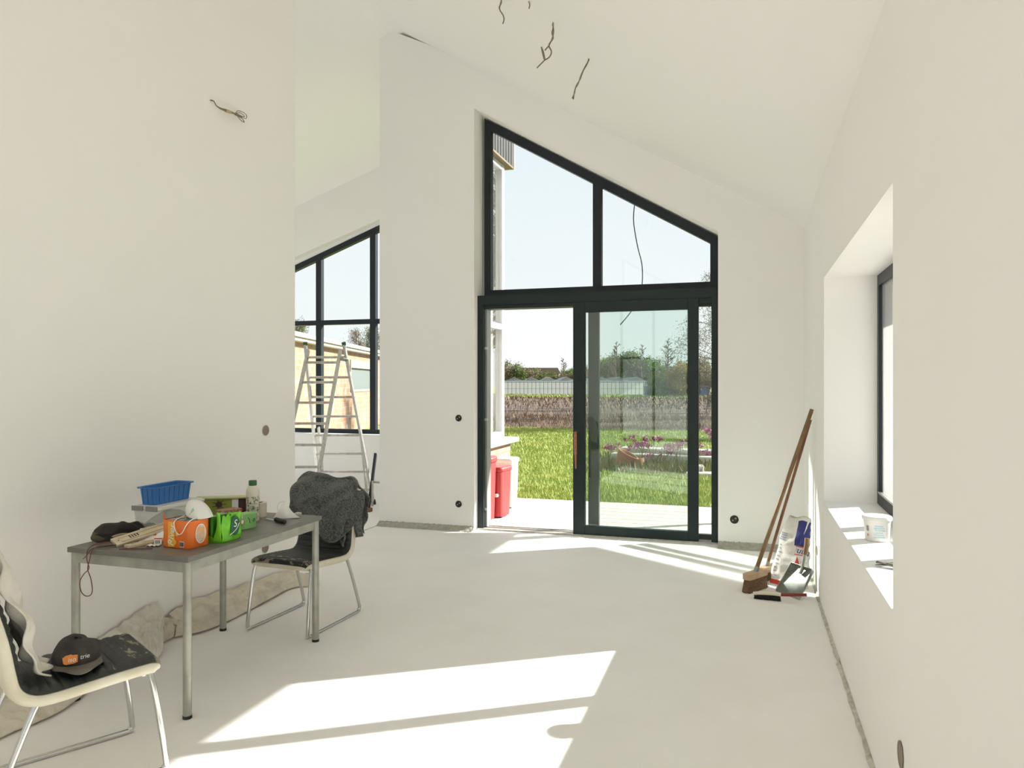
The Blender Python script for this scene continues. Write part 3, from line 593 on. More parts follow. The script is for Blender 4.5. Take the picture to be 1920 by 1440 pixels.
# ------------------------------------------------------------------ table
TT = 0.725
tb = thing('table', 'grey metal work table with a dark laminate top along the left wall', 'table', (-2.71, 3.275, 0))
tx, ty = 0.345, 0.545
MB().box(-tx, tx, -ty, ty, TT - 0.024, TT).build('table_top', M['tabletop'], tb, smooth=False, bevel=0.0015)
b = MB(); a = 0.012
for s in (-1, 1):
    b.box(-tx + 0.03, tx - 0.03, s * (ty - 0.03) - a, s * (ty - 0.03) + a, TT - 0.075, TT - 0.024)
    b.box(s * (tx - 0.03) - a, s * (tx - 0.03) + a, -ty + 0.03, ty - 0.03, TT - 0.075, TT - 0.024)
b.build('apron', M['tablemetal'], tb, smooth=False, bevel=0.002)
for sx in (-1, 1):
    for sy in (-1, 1):
        l = MB().tube([(sx * (tx - 0.025), sy * (ty - 0.025), TT - 0.025), (sx * (tx - 0.025), sy * (ty - 0.025), 0.012)], 0.019, 20).build('leg', M['tablemetal'], tb)
        MB().tube([(sx * (tx - 0.025), sy * (ty - 0.025), 0.014), (sx * (tx - 0.025), sy * (ty - 0.025), 0.0)], 0.0205, 20).build('foot_cap', M['black'], l)

# ------------------------------------------------------------------ chairs
def make_chair(label, loc, rz):
    t = thing('chair', label, 'chair', loc, rz)
    # side profile (y, z) of the shell from the front edge to the top of the back
    prof = smoothpath([(0, -0.245, 0.398), (0, -0.235, 0.422), (0, -0.20, 0.436), (0, -0.10, 0.432), (0, 0.02, 0.422), (0, 0.12, 0.414), (0, 0.178, 0.418), (0, 0.215, 0.445), (0, 0.230, 0.50), (0, 0.250, 0.61), (0, 0.285, 0.74), (0, 0.320, 0.865)], 6)
    L = [0]
    for i in range(1, len(prof)): L.append(L[-1] + (prof[i] - prof[i - 1]).length)
    def at(s):
        s *= L[-1]
        for i in range(1, len(L)):
            if L[i] >= s - 1e-9:
                k = (s - L[i - 1]) / (L[i] - L[i - 1]); p = prof[i - 1].lerp(prof[i], k); d = (prof[i] - prof[i - 1]).normalized(); return p, Vector((0, -d.z, d.y))
        return prof[-1], Vector((0, -1, 0))
    W = lambda s: 0.222 - 0.03 * max(0, (0.06 - s) / 0.06) ** 2 - 0.035 * max(0, (s - 0.93) / 0.07) ** 2 - 0.012 * (s > 0.45) * min(1, (s - 0.45) * 4)
    nS = 70
    b = MB(); th = 0.054; n = 16
    ring = []
    for j in range(nS + 1):
        s = j / nS; p, nr = at(s); w_ = W(s); row = []
        hs = th * 0.5
        for k in range(n):
            a = 2 * PI * k / n; cx = math.copysign(abs(math.cos(a)) ** 0.28, math.cos(a)) * w_; cn = math.copysign(abs(math.sin(a)) ** 0.6, math.sin(a)) * hs
            row.append(p + Vector((cx, 0, 0)) + nr * (cn - hs))
        ring.append(row)
    vs = [v for r in ring for v in r]; fs = []
    for j in range(nS):
        for k in range(n): fs.append((j * n + k, j * n + (k + 1) % n, (j + 1) * n + (k + 1) % n, (j + 1) * n + k))
    fs += [tuple(range(n)), tuple(nS * n + k for k in range(n - 1, -1, -1))]
    b.add(vs, fs); b.build('shell', M['cream'], t, angle=60)
    # upholstered pad with stitched channels
    def pad(u, v, s0, s1, f0=True, f1=True):
        s = s0 + (s1 - s0) * v; p, nr = at(s); w_ = W(s) - 0.012; x = (u * 2 - 1)
        edge = min(1, (1 - abs(x)) * 9) * (min(1, v * 14) if f0 else 1) * (min(1, (1 - v) * 14) if f1 else 1)
        rib = abs(math.sin(PI * s * L[-1] / 0.036)) ** 0.5
        return p + Vector((x * w_, 0, 0)) + nr * (-0.006 + edge * (0.008 + 0.0075 * rib))
    b = MB().grid(lambda u, v: pad(u, v, 0.012, 0.488, True, False), 26, 120); b.build('seat_pad', M['pad'], t, angle=80)
    b = MB().grid(lambda u, v: pad(u, v, 0.488, 0.985, False, True), 26, 120); b.build('back_pad', M['pad'], t, angle=80)
    for sx in (-1, 1):
        fr_, bk = -0.215, 0.20
        pts = [(sx * 0.19, fr_ + 0.03, 0.402), (sx * 0.205, fr_ + 0.012, 0.35), (sx * 0.216, fr_ - 0.03, 0.06), (sx * 0.216, fr_ - 0.024, 0.02), (sx * 0.216, fr_ + 0.02, 0.0115), (sx * 0.216, bk + 0.06, 0.0115), (sx * 0.216, bk + 0.10, 0.022), (sx * 0.216, bk + 0.10, 0.065), (sx * 0.205, bk - 0.01, 0.355), (sx * 0.19, bk - 0.05, 0.395)]
        b = MB().tube(smoothpath(pts, 6), 0.011, 12); b.build('sled_leg', M['chrome'], t, angle=80)
    for y_, z_ in ((fr_ + 0.04, 0.388), (bk - 0.05, 0.380)): MB().tube([(-0.19, y_, z_), (0.19, y_, z_)], 0.010, 10).build('cross_bar', M['chrome'], t)
    return t
ch1 = make_chair('black quilted chair with cream edge under the draped jacket at the table end', (-2.655, 4.07, 0), math.radians(-3))
ch2 = make_chair('worn black chair with cream edge carrying the cap, lower left corner', (-2.45, 2.245, 0), math.radians(150))

# jacket over the back of the far chair
jk = thing('jacket', 'dark grey knitted jacket draped over the back of the far chair', 'jacket', ch1.location, math.radians(-3))
def jacket(u, v):
    # u across, v from front hem over the top to the back hem
    x = (u * 2 - 1) * 0.222
    dropf = 0.19 + 0.155 * max(0, math.sin((u - 0.38) * 2.6)) ** 0.8 + 0.02 * math.sin(u * 9) if u > 0.38 else 0.20 + 0.01 * math.sin(u * 9)
    dropb = 0.30
    top = 0.885 + 0.012 * math.sin(u * 5 + 1) - 0.05 * max(0, (u - 0.85) / 0.15) ** 2 - 0.035 * max(0, (0.12 - u) / 0.12) ** 2
    if v < 0.45:
        k = v / 0.45; z = top - 0.03 - dropf * (1 - k); y = 0.245 - 0.075 * math.sin(k * PI * 0.9 + 0.2) - 0.02 + 0.04 * k
    elif v < 0.58:
        k = (v - 0.45) / 0.13; a = PI * k; z = top - 0.03 + 0.03 * math.sin(a); y = 0.295 + 0.055 * (1 - math.cos(a)) * 0.5 * 1.3 - 0.03
    else:
        k = (v - 0.58) / 0.42; z = top - 0.03 - dropb * k; y = 0.345 + 0.055 * math.sin(k * PI) 
    p = Vector((x, y, z))
    f = math.sin((x * 0.8 + z * 1.0) * 42 + nz3(p, 6) * 3) * 0.5 + math.sin((x * 1.0 - z * 1.6) * 26 + 2 + nz3(p, 5, 4) * 3)
    amp = 0.012
    sgn = -1 if v < 0.5 else 1
    p.y += sgn * (f * amp + 0.035 * nz3(p, 7, 2) + 0.01)
    p.x += 0.02 * nz3(p, 6, 9) 
    p.z += 0.012 * nz3(p, 9, 5)
    if u > 0.5 and v < 0.3: p.x -= 0.09 * (u - 0.5) * (0.3 - v) / 0.3
    return p
MB().grid(jacket, 60, 90).build('jacket_body', M['knit'], jk, solid=0.012, angle=180)
def sleeve(u, v):
    a = 2 * PI * u; c = smoothpath([(-0.19, 0.20, 0.80), (-0.10, 0.155, 0.72), (0.02, 0.135, 0.62), (0.11, 0.14, 0.53), (0.17, 0.16, 0.56), (0.225, 0.21, 0.68), (0.235, 0.26, 0.80)], 4)
    k = v * (len(c) - 1); i = min(int(k), len(c) - 2); p = c[i].lerp(c[i + 1], k - i); d = (c[i + 1] - c[i]).normalized()
    n1 = Vector((0, -1, 0)); n2 = d.cross(n1).normalized(); r = 0.052 + 0.012 * math.sin(v * 17) + 0.012 * math.sin(a * 3 + v * 9)
    return p + n2 * math.cos(a) * r + n1 * math.sin(a) * r * 0.42
MB().grid(sleeve, 24, 40).build('jacket_sleeve', M['knit'], jk, angle=180)
# hanging tail of the jacket beside the backrest
def tail(u, v):
    return Vector((0.225 + 0.025 * u, 0.24 + 0.045 * u + 0.01 * math.sin(v * 9), 0.74 - 0.24 * v)) + Vector((0.006 * math.sin(v * 14), 0, 0))
MB().grid(tail, 4, 16).build('jacket_hem', M['knit'], jk, solid=0.012, angle=180)

# cap on the near chair
cp = thing('baseball_cap', 'dusty black cap with an orange logo lying on the near chair seat', 'cap', (-2.455, 2.235, 0.432), math.radians(52))
def crown(u, v):
    a = 2 * PI * u; ph = v * R90; r = 0.088 * math.cos(ph) ** 0.75 if v < 1 else 0.0
    sq = 0.9 if math.sin(a) > 0 else 1.0
    z = 0.088 * math.sin(ph) ** 0.9 * (1 + 0.10 * math.sin(a - 0.6)); x = r * math.cos(a) * 0.93; y = r * math.sin(a) * 1.10
    d = nz3((x, y, z), 22, 3) * 0.014 * min(1, v * 4)
    return Vector((x + d, y + d, z + d * 0.5 + 0.002))
MB().grid(crown, 40, 18).build('crown', M['cap'], cp, solid=0.003, angle=180)
def brim(u, v):
    a = PI + PI * (0.06 + 0.88 * u); r0 = Vector((0.082 * math.cos(a), 0.096 * math.sin(a), 0.012))
    r1 = Vector((0.088 * math.cos(a), 0.097 * math.sin(a) - 0.110 * max(0, math.sin(PI * u)) ** 0.65, 0.004 + 0.018 * math.sin(PI * u) - 0.006 * math.cos(4 * PI * u)))
    return r0.lerp(r1, v)
MB().grid(brim, 30, 10).build('brim', M['capbrim'], cp, solid=0.003, angle=180)
MB().lathe([(0, 0), (0.007, 0.0), (0.006, 0.004), (0, 0.006)], (0, 0, 0.093), 12).build('button', M['cap'], cp)
lg = MB()
pl = [(-0.032, -0.012), (-0.024, -0.017), (0.0, -0.017), (0.014, -0.014), (0.016, 0.012), (-0.002, 0.014), (-0.004, 0.017), (-0.026, 0.015), (-0.028, 0.011), (-0.034, 0.010)]
Tl = frame_mat((-0.018, -0.0915, 0.040), (1, 0.06, 0.0), (0, 0.42, 1))
lg.prism(pl, 0, 0.0015, 'Z', Tl); lg.build('logo_patch', M['orange_logo'], cp, smooth=False)
text('iso', 'logo_lettering', 0.023, M['white'], cp, frame_mat((-0.022, -0.0945, 0.038), (1, 0.06, 0), (0, 0.42, 1)), shear=0.2)
text('trie', 'logo_lettering', 0.023, M['white'], cp, frame_mat((0.020, -0.0925, 0.042), (1, 0.18, 0), (0, 0.42, 1)), shear=0.2)

# cream cloth over the near chair's back
cl = thing('work_shirt', 'pale cream cloth bunched over the back of the near chair', 'cloth', ch2.location, ch2.rotation_euler.z)
def shirt(u, v):
    c = smoothpath([(0, 0.14, 0.445), (0, 0.185, 0.50), (0, 0.215, 0.60), (0, 0.245, 0.72), (0, 0.280, 0.84), (0, 0.315, 0.905), (0, 0.372, 0.89), (0, 0.385, 0.78), (0, 0.365, 0.66)], 5)
    k = v * (len(c) - 1); i = min(int(k), len(c) - 2); p = c[i].lerp(c[i + 1], k - i).copy()
    wid = 0.10 + 0.035 * math.sin(v * 7)
    p.x = -0.04 + (u * 2 - 1) * wid + 0.02 * math.sin(v * 11)
    p.y += 0.012 * math.sin(u * 22 + v * 5) + 0.012 * math.sin(v * 34 + u * 7) + 0.03 * nz3((u * 3, v * 6, 0), 1, 4) - (0.018 if v < 0.62 else -0.012)
    p.z += 0.012 * math.sin(u * 9 + v * 3)
    p.z = max(p.z, 0.44)
    return p
MB().grid(shirt, 30, 70).build('cloth_drape', M['canvas_light'], cl, solid=0.006, angle=180)

# ------------------------------------------------------------------ canvas sheets along the left wall
def canvas(name, label, rows, m, seed, nu=60, nv=16, crease=0.012):
    # rows: list of (wall point, floor point) pairs
    A = smoothpath([r[0] for r in rows], 8); B = smoothpath([r[1] for r in rows], 8)
    def fn(u, v):
        k = u * (len(A) - 1); i = min(int(k), len(A) - 2); t = k - i
        a = A[i].lerp(A[i + 1], t); c = B[i].lerp(B[i + 1], t); p = a.lerp(c, v)
        bulge = math.sin(v * PI); rg_ = 1 - abs(nz3((u * 9, v * 2.0, seed), 1.0, seed)) * 3.2; rg2 = 1 - abs(nz3((u * 5 + v * 3, v * 5 - u * 3, 2), 1.0, seed + 7)) * 3.5
        p = p + Vector((0.022 * bulge + 0.022 * nz3(p, 7, seed) * bulge, 0, 0.014 * bulge + 0.018 * nz3(p, 8, seed + 3) * bulge))
        p = p + Vector((0.009, 0, 0.006)) * max(0, rg_) * (0.5 + bulge) + Vector((0.006, 0.004, 0.008)) * max(0, rg2) * (0.4 + bulge)
        p.z = max(p.z + crease * nz3(p, 30, seed) * bulge + 0.018 * nz3((u * 14, 0, 3), 1, seed) * (1 - v), 0.006); p.x = max(p.x, -3.322)
        return p
    o = MB().grid(fn, nu, nv).build(name, m, solid=0.005, angle=180); return tag(o, label, 'canvas sheet')
canvas('canvas_sheet', 'long stained canvas strip along the left wall behind the table legs',
       [((-3.315, 3.66, 0.10), (-3.20, 3.585, 0.01)), ((-3.315, 3.80, 0.13), (-3.11, 3.72, 0.01)), ((-3.315, 4.15, 0.12), (-3.10, 4.0, 0.01)), ((-3.315, 4.5, 0.10), (-3.13, 4.35, 0.01)), ((-3.31, 4.85, 0.09), (-3.15, 4.7, 0.01)), ((-3.20, 4.95, 0.05), (-3.0, 4.80, 0.01))], M['canvas'], 1.0, 170, 24)
canvas('canvas_sheet', 'folded pale canvas flap standing against the wall between the chair seat and table leg',
       [((-3.315, 3.08, 0.10), (-3.16, 3.00, 0.02)), ((-3.315, 3.25, 0.15), (-3.05, 3.12, 0.01)), ((-3.315, 3.42, 0.19), (-3.04, 3.26, 0.01)), ((-3.30, 3.56, 0.22), (-3.09, 3.36, 0.01))], M['canvas_light'], 5.0, 110, 28)
canvas('canvas_sheet', 'brown stained canvas bundle on the floor behind the near chair legs',
       [((-3.315, 2.0, 0.12), (-2.95, 2.15, 0.01)), ((-3.315, 2.3, 0.13), (-2.99, 2.36, 0.01)), ((-3.315, 2.6, 0.12), (-2.97, 2.60, 0.01)), ((-3.315, 2.95, 0.10), (-3.05, 2.86, 0.01))], M['canvas'], 9.0, 110, 24)

canvas('canvas_sheet', 'small crumpled canvas end filling the gap between the pale flap and the long strip',
       [((-3.31, 3.50, 0.12), (-3.20, 3.46, 0.01)), ((-3.31, 3.58, 0.10), (-3.20, 3.53, 0.01)), ((-3.31, 3.68, 0.09), (-3.22, 3.62, 0.01))], M['canvas'], 13.0, 40, 14)
# ------------------------------------------------------------------ things on the table
Z0 = TT + 0.001
# orange multipack
def scallop(w, d, nx, ny, r):
    pts = []
    for side in range(4):
        n_ = nx if side % 2 == 0 else ny
        for i in range(n_):
            for k in range(5):
                t = (i + (k + 0.5) / 5) / n_; bulge = r * math.sin(PI * (k + 0.5) / 5)
                x, y = [(-w / 2 + w * t, -d / 2 - bulge), (w / 2 + bulge, -d / 2 + d * t), (w / 2 - w * t, d / 2 + bulge), (-w / 2 - bulge, d / 2 - d * t)][side]
                pts.append((x, y))
    return pts
def wrap(b, poly, z0, z1, ins=0.93):
    b.prism([(x * ins, y * ins) for x, y in poly], z0, z0 + 0.006, 'Z')
    n_ = len(poly); vs = []
    lv = [(z0, 0.95), (z0 + 0.008, 1.0), ((z0 + z1) / 2, 0.985), (z1 - 0.008, 1.0), (z1, 0.95)]
    for z, k in lv: vs += [(x * k, y * k, z) for x, y in poly]
    b.add(vs, [(j * n_ + i, j * n_ + (i + 1) % n_, (j + 1) * n_ + (i + 1) % n_, (j + 1) * n_ + i) for j in range(len(lv) - 1) for i in range(n_)])
op = thing('drink_multipack', 'orange plastic wrapped pack of drink cans under the white mask', 'drinks pack', (-2.545, 2.925, Z0), math.radians(-4))
b = MB(); poly = scallop(0.168, 0.118, 3, 2, 0.005); wrap(b, poly, 0, 0.128); b.build('film_wrap', M['orange'], op, angle=50)
MB().prism([(x * 0.93, y * 0.93) for x, y in poly], 0.119, 0.122, 'Z').build('cardboard_tray', M['brown'], op, smooth=False)
for i in range(3):
    for j in range(2):
        MB().lathe([(0.026, 0.121), (0.026, 0.125), (0.0235, 0.127), (0.022, 0.1225), (0, 0.1225)], (-0.054 + 0.054 * i, -0.028 + 0.056 * j, 0), 20).build('can_top', M['cantop'], op)
b = MB(); b.grid(lambda u, v: Vector((-0.088 - 0.014 * v * (0.5 + u), -0.045 + 0.03 * u, 0.09 + 0.075 * v * (1 - 0.6 * u))), 6, 8); b.build('torn_film', M['orange'], op, solid=0.0015, angle=180)
b = MB(); b.grid(lambda u, v: Vector((-0.06 + 0.05 * u, 0.055 + 0.008 * v, 0.12 + 0.025 * v * math.sin(PI * u))), 8, 4)
b.build('torn_film', M['orange'], op, solid=0.0015, angle=180)
fy_ = -0.0655
b = MB(); b.box(-0.043, -0.004, fy_ - 0.001, fy_ + 0.002, 0.006, 0.122); b.build('yellow_band', M['yellow'], op, smooth=False)
text('River', 'brand_lettering', 0.048, M['white'], op, frame_mat((-0.020, fy_ - 0.002, 0.060), (0.12, 0, 1), (-1, 0, 0.12)), shear=0.25)
b = MB(); b.lathe([(0, 0), (0.010, 0), (0.010, 0.002), (0, 0.002)], (0.012, fy_ - 0.001, 0.068), 20, Matrix.Rotation(R90, 4, 'X')); b.lathe([(0, 0), (0.013, 0), (0.013, 0.002), (0, 0.002)], (-0.004, fy_ - 0.001, 0.028), 20, Matrix.Rotation(R90, 4, 'X')); b.build('orange_slice_print', M['yellow'], op)
b = MB(); b.box(0.028, 0.054, fy_ - 0.002, fy_ - 0.001, 0.008, 0.034); b.mat(1)
for i in range(8): b.box(0.030 + i * 0.003, 0.0312 + i * 0.003 + (0.0006 if i % 3 == 0 else 0), fy_ - 0.003, fy_ - 0.002, 0.011, 0.032)
b.build('barcode', [M['white'], M['black']], op, smooth=False)
b = MB(); ov = [(0.033 * math.cos(2 * PI * k / 24), 0.046 * math.sin(2 * PI * k / 24)) for k in range(24)]
b.prism([(y * 1.0, z + 0.064) for y, z in ov], 0.0895, 0.0905, 'X'); b.build('oval_frame', M['white'], op, smooth=False)
b = MB(); b.prism([(y * 0.86, z * 0.9 + 0.064) for y, z in ov], 0.0900, 0.0912, 'X'); b.build('oval_picture', mat('can_picture', (0.80, 0.42, 0.20), 0.4, col2=(0.74, 0.66, 0.55), vscale=40), op, smooth=False)

# cup shaped mask on the pack
mk = thing('face_mask', 'white cup-shaped mask with green print lying on the orange pack', 'mask', (-2.50, 2.965, Z0 + 0.126), math.radians(10))
def cup(u, v):
    a = 2 * PI * u; ph = v * R90
    r = math.cos(ph) ** 0.8 if v < 1 else 0
    return Vector((0.062 * r * math.cos(a) - 0.018 * math.sin(ph), 0.055 * r * math.sin(a), 0.075 * math.sin(ph) ** 1.2 + 0.006 * math.cos(2 * a) * (1 - v) + 0.010 + 0.16 * (-0.06 * r * math.cos(a))))
MB().grid(cup, 36, 16).build('mask_cup', M['mask'], mk, solid=0.002, angle=180)
MB().tube(smoothpath([(-0.058, -0.02, 0.018), (-0.062, -0.105, 0.004), (-0.055, -0.118, -0.030), (-0.040, -0.118, -0.055), (-0.020, -0.118, -0.050), (0.0, -0.116, -0.015), (0.012, -0.10, 0.006), (0.016, -0.052, 0.012)], 8), 0.0022, 8).build('elastic_strap', M['white'], mk)
Tm = frame_mat((-0.014, -0.049, 0.040), (0.75, -0.1, 0.65), (-0.5, 0.45, 0.6))
b = MB(); b.box(-0.020, 0.020, -0.008, -0.006, 0, 0.001, Tm); b.box(-0.020, 0.016, -0.002, 0.000, 0, 0.001, Tm); b.box(-0.016, 0.018, 0.004, 0.006, 0, 0.001, Tm); b.build('green_print', M['mask_green'], mk, smooth=False)

# green multipack with a can
gp = thing('drink_multipack', 'torn bright green film pack beside the orange pack', 'drinks pack', (-2.475, 3.085, Z0), math.radians(0))
b = MB(); b.prism(scallop(0.115, 0.135, 2, 2, 0.004), 0, 0.004, 'Z')
b.grid(lambda u, v: Vector((-0.055 + 0.11 * u + 0.004 * math.sin(v * 9), -0.071 - 0.002 * math.sin(u * 12), 0.0 + (0.020 + 0.012 * math.sin(u * 5) ) * v)), 16, 6)
b.grid(lambda u, v: Vector((0.060 + 0.004 * math.sin(v * 8 + u * 6), -0.070 + 0.14 * u, (0.128 + 0.006 * math.sin(u * 22)) * v)), 24, 14)
b.grid(lambda u, v: Vector((0.060 - u * (0.052 - 0.030 * math.sin(min(v * 1.3, 1) * PI * 0.5)) - 0.006 * v * v, -0.073 - 0.008 * math.sin(u * PI) * v, (0.146 - 0.012 * abs(u - 0.5)) * v + 0.004)), 10, 16)
b.grid(lambda u, v: Vector((0.060 - 0.115 * u, 0.068 + 0.003 * math.sin(u * 9), (0.122 + 0.005 * math.sin(u * 15)) * v)), 16, 10)
b.grid(lambda u, v: Vector((0.062 - 0.03 * v, 0.0 + 0.068 * u, 0.124 + 0.006 * math.sin(v * 5 + u * 8))), 10, 6)
b.build('film_wrap', M['green_film'], gp, solid=0.0015, angle=180)
b = MB(); ov = [(0.034 * math.cos(2 * PI * k / 24), 0.048 * math.sin(2 * PI * k / 24)) for k in range(24)]
b.prism([(y + 0.022, z + 0.07) for y, z in ov], 0.0645, 0.066, 'X'); b.build('dark_emblem', M['green_dark'], gp, smooth=False)
text('S', 'emblem_lettering', 0.050, M['white'], gp, frame_mat((0.0665, 0.022, 0.078), (0, 1, 0), (0, 0, 1)), shear=0.2)
b = MB(); b.tube(smoothpath([(0.067, -0.02, 0.03), (0.067, 0.01, 0.04), (0.067, 0.035, 0.056), (0.067, 0.052, 0.078)], 5), 0.0018, 6); b.build('white_swoosh', M['white'], gp)
canp = [(0.0, 0.0), (0.026, 0.0), (0.031, 0.006), (0.031, 0.100), (0.026, 0.112), (0.026, 0.116), (0.0235, 0.117), (0.022, 0.112), (0, 0.112)]
for (x, y, lb) in ((-2.500, 3.050, 'green drink can at the torn front of the green pack'), (-2.50, 3.118, 'green drink can behind the front can inside the green pack')):
    c = thing('drink_can', lb, 'can', (x, y, Z0 + 0.0045)); MB().lathe(canp[1:7], (0, 0, 0), 28).build('can_body', M['green_can'], c)
    MB().lathe([(0.0262, 0.116), (0.0235, 0.1175), (0.022, 0.1125), (0, 0.1125)], (0, 0, 0), 28).build('can_lid', M['cantop'], c)

# tea box
tea = thing('tea_box', 'small light green tea carton between the green pack and the bottle', 'box', (-2.555, 3.335, Z0), math.radians(-10))
MB().box(-0.035, 0.035, -0.078, 0.078, 0, 0.078).build('carton', M['tea'], tea, smooth=False, bevel=0.002)
MB().box(-0.034, 0.034, -0.077, 0.077, 0.078, 0.0795).build('lid_flap', M['tea_top'], tea, smooth=False)
b = MB(); Tq = Matrix.Translation((0.0355, 0, 0)); ring = [(0.026 * math.cos(2 * PI * k / 24), 0.024 * math.sin(2 * PI * k / 24)) for k in range(24)]
b.prism([(y - 0.02, z + 0.042) for y, z in ring], 0.035, 0.0358, 'X'); b.mat(1); b.prism([(y * .7 - 0.02, z * .7 + 0.042) for y, z in ring], 0.0358, 0.0364, 'X'); b.mat(2); b.prism([(y * .3 - 0.018, z * .45 + 0.044) for y, z in ring], 0.0364, 0.037, 'X')
b.build('cup_picture', [M['leaf_pale'], M['olive'], M['white']], tea, smooth=False)
for q in ((-0.074, -0.060, 0.004, 0.034), (-0.021, -0.018, 0.060, 0.078), (-0.074, -0.064, 0.062, 0.072)): MB().box(0.035, 0.0362, *q).build('white_print', M['white'], tea, smooth=False)
b = MB(); b.tube(smoothpath([(0.036, 0.02, 0.060), (0.036, 0.03, 0.05), (0.036, 0.034, 0.03)], 4), 0.0015, 5); b.tube(smoothpath([(0.036, 0.055, 0.045), (0.036, 0.065, 0.05), (0.036, 0.064, 0.036), (0.036, 0.054, 0.038), (0.036, 0.055, 0.045)], 4), 0.0015, 5); b.build('leaf_print', M['green_dark'], tea)

# olive cereal carton
ce = thing('cereal_box', 'olive green carton with a blue and brown print behind the packs', 'box', (-2.845, 3.57, Z0), math.radians(28))
MB().box(-0.14, 0.14, -0.03, 0.03, 0, 0.118).build('carton', M['olive'], ce, smooth=False, bevel=0.002)
b = MB(); b.box(-0.15, 0.145, -0.045, 0.034, 0.118, 0.125); b.build('top_flap', M['olive_top'], ce, smooth=False)
b = MB(); b.box(0.085, 0.138, -0.032, -0.030, 0.03, 0.116); b.build('brown_panel', M['brown'], ce, smooth=False)
b = MB(); b.box(0.050, 0.084, -0.032, -0.030, 0.03, 0.112); b.build('white_panel', M['white'], ce, smooth=False)
b = MB(); b.prism([(-0.135, 0.01), (-0.065, 0.01), (-0.06, 0.05), (-0.08, 0.075), (-0.10, 0.085), (-0.135, 0.11)], -0.0325, -0.030, 'Y'); b.build('blue_splash', M['carton_blue'], ce, smooth=False)
b = MB(); b.lathe([(0, 0), (0.016, 0), (0.018, 0.002), (0, 0.003)], (-0.02, -0.0305, 0.085), 14, Matrix.Rotation(R90, 4, 'X'))
for k in range(7):
    a = k * 0.9; b.tube([(-0.02 + 0.017 * math.cos(a), -0.0315, 0.085 + 0.017 * math.sin(a)), (-0.02 + 0.038 * math.cos(a), -0.0315, 0.085 + 0.026 * math.sin(a))], 0.0018, 5)
b.build('dark_motif', M['brown'], ce)
bx = tag(MB().box(-0.035, 0.035, -0.06, 0.06, 0, 0.098).build('snack_box', M['brownbox'], smooth=False, bevel=0.002), 'small patterned brown carton left of the bottle', 'box'); bx.location = (-2.70, 3.43, Z0); bx.scale.z = 0.85; bx.rotation_euler.z = math.radians(-15)

# bottle
bt = thing('drinking_bottle', 'cream drinking bottle with fern pattern and dark green cap', 'bottle', (-2.640, 3.555, Z0)); bt.scale = (0.97, 0.97, 0.88)
MB().lathe([(0, 0), (0.033, 0), (0.0365, 0.006), (0.0365, 0.188), (0.034, 0.205), (0.026, 0.220), (0.021, 0.226), (0.021, 0.232), (0, 0.232)], (0, 0, 0), 36).build('bottle_body', M['bottle'], bt, angle=50)
b = MB().lathe([(0.0, 0.226), (0.0215, 0.226), (0.0225, 0.229), (0.0225, 0.254), (0.0205, 0.258), (0, 0.258)], (0, 0, 0), 32); b.build('bottle_cap', M['capgreen'], bt)
rnd = random.Random(3)
for mname, cnt in (('leaf', 46), ('leaf_pale', 26)):
    b = MB()
    for q in range(cnt):
        th = rnd.uniform(0, 2 * PI); zc = rnd.uniform(0.015, 0.165); sz = rnd.uniform(0.012, 0.024)
        for k in range(7):
            a = rnd.uniform(0, 2 * PI); L_ = sz * rnd.uniform(0.6, 1)
            pts = []
            for (l, o) in ((0, 0), (0.5, 0.13), (1, 0), (0.5, -0.13)):
                du = (l * math.cos(a) - o * math.sin(a)) * L_; dv = (l * math.sin(a) + o * math.cos(a)) * L_
                aa = th + du / 0.0368; pts.append((0.0369 * math.cos(aa), 0.0369 * math.sin(aa), min(max(zc + dv, 0.007), 0.187)))
            b.add(pts, [(0, 1, 2, 3)])
    b.build('fern_print' if mname == 'leaf' else 'pale_fern_print', M[mname], bt, smooth=False)
# roll of tape
tp = thing('tape_roll', 'cream roll of masking tape standing behind the bottle', 'tape', (-2.690, 3.685, Z0))
MB().lathe([(0.020, 0.0), (0.040, 0.0), (0.040, 0.082), (0.020, 0.082), (0.020, 0.0)], (0, 0, 0), 32).build('tape', M['taperoll'], tp, angle=50)
MB().lathe([(0.0155, 0.002), (0.0195, 0.002), (0.0195, 0.080), (0.0155, 0.080), (0.0155, 0.002)], (0, 0, 0), 24).build('cardboard_core', M['black'], tp, angle=50)
# folded mask
m2 = thing('face_mask', 'folded white mask standing open near the far table corner', 'mask', (-2.515, 3.70, Z0), math.radians(15))
b = MB()
pk = Vector((-0.012, 0.005, 0.092)); P_ = [Vector((-0.072, -0.03, 0.001)), Vector((0.0, -0.045, 0.003)), Vector((0.078, -0.01, 0.001)), Vector((0.02, 0.045, 0.001))]
def msk(u, v):
    k = u * 3; i = min(int(k), 2); base = P_[i].lerp(P_[i + 1], k - i)
    return base.lerp(pk, v) + Vector((0, -0.014 * math.sin(PI * v), -0.012 * math.sin(PI * v) * (1 - abs(2 * u - 1))))
b.grid(msk, 30, 14); b.build('mask_cup', M['mask'], m2, solid=0.002, angle=60)
MB().tube(smoothpath([pk, (-0.042, 0.0, 0.086), (-0.056, -0.005, 0.06), (-0.046, -0.01, 0.035), (-0.030, -0.012, 0.03)], 7), 0.0014, 6).build('elastic_strap', M['mask'], m2)
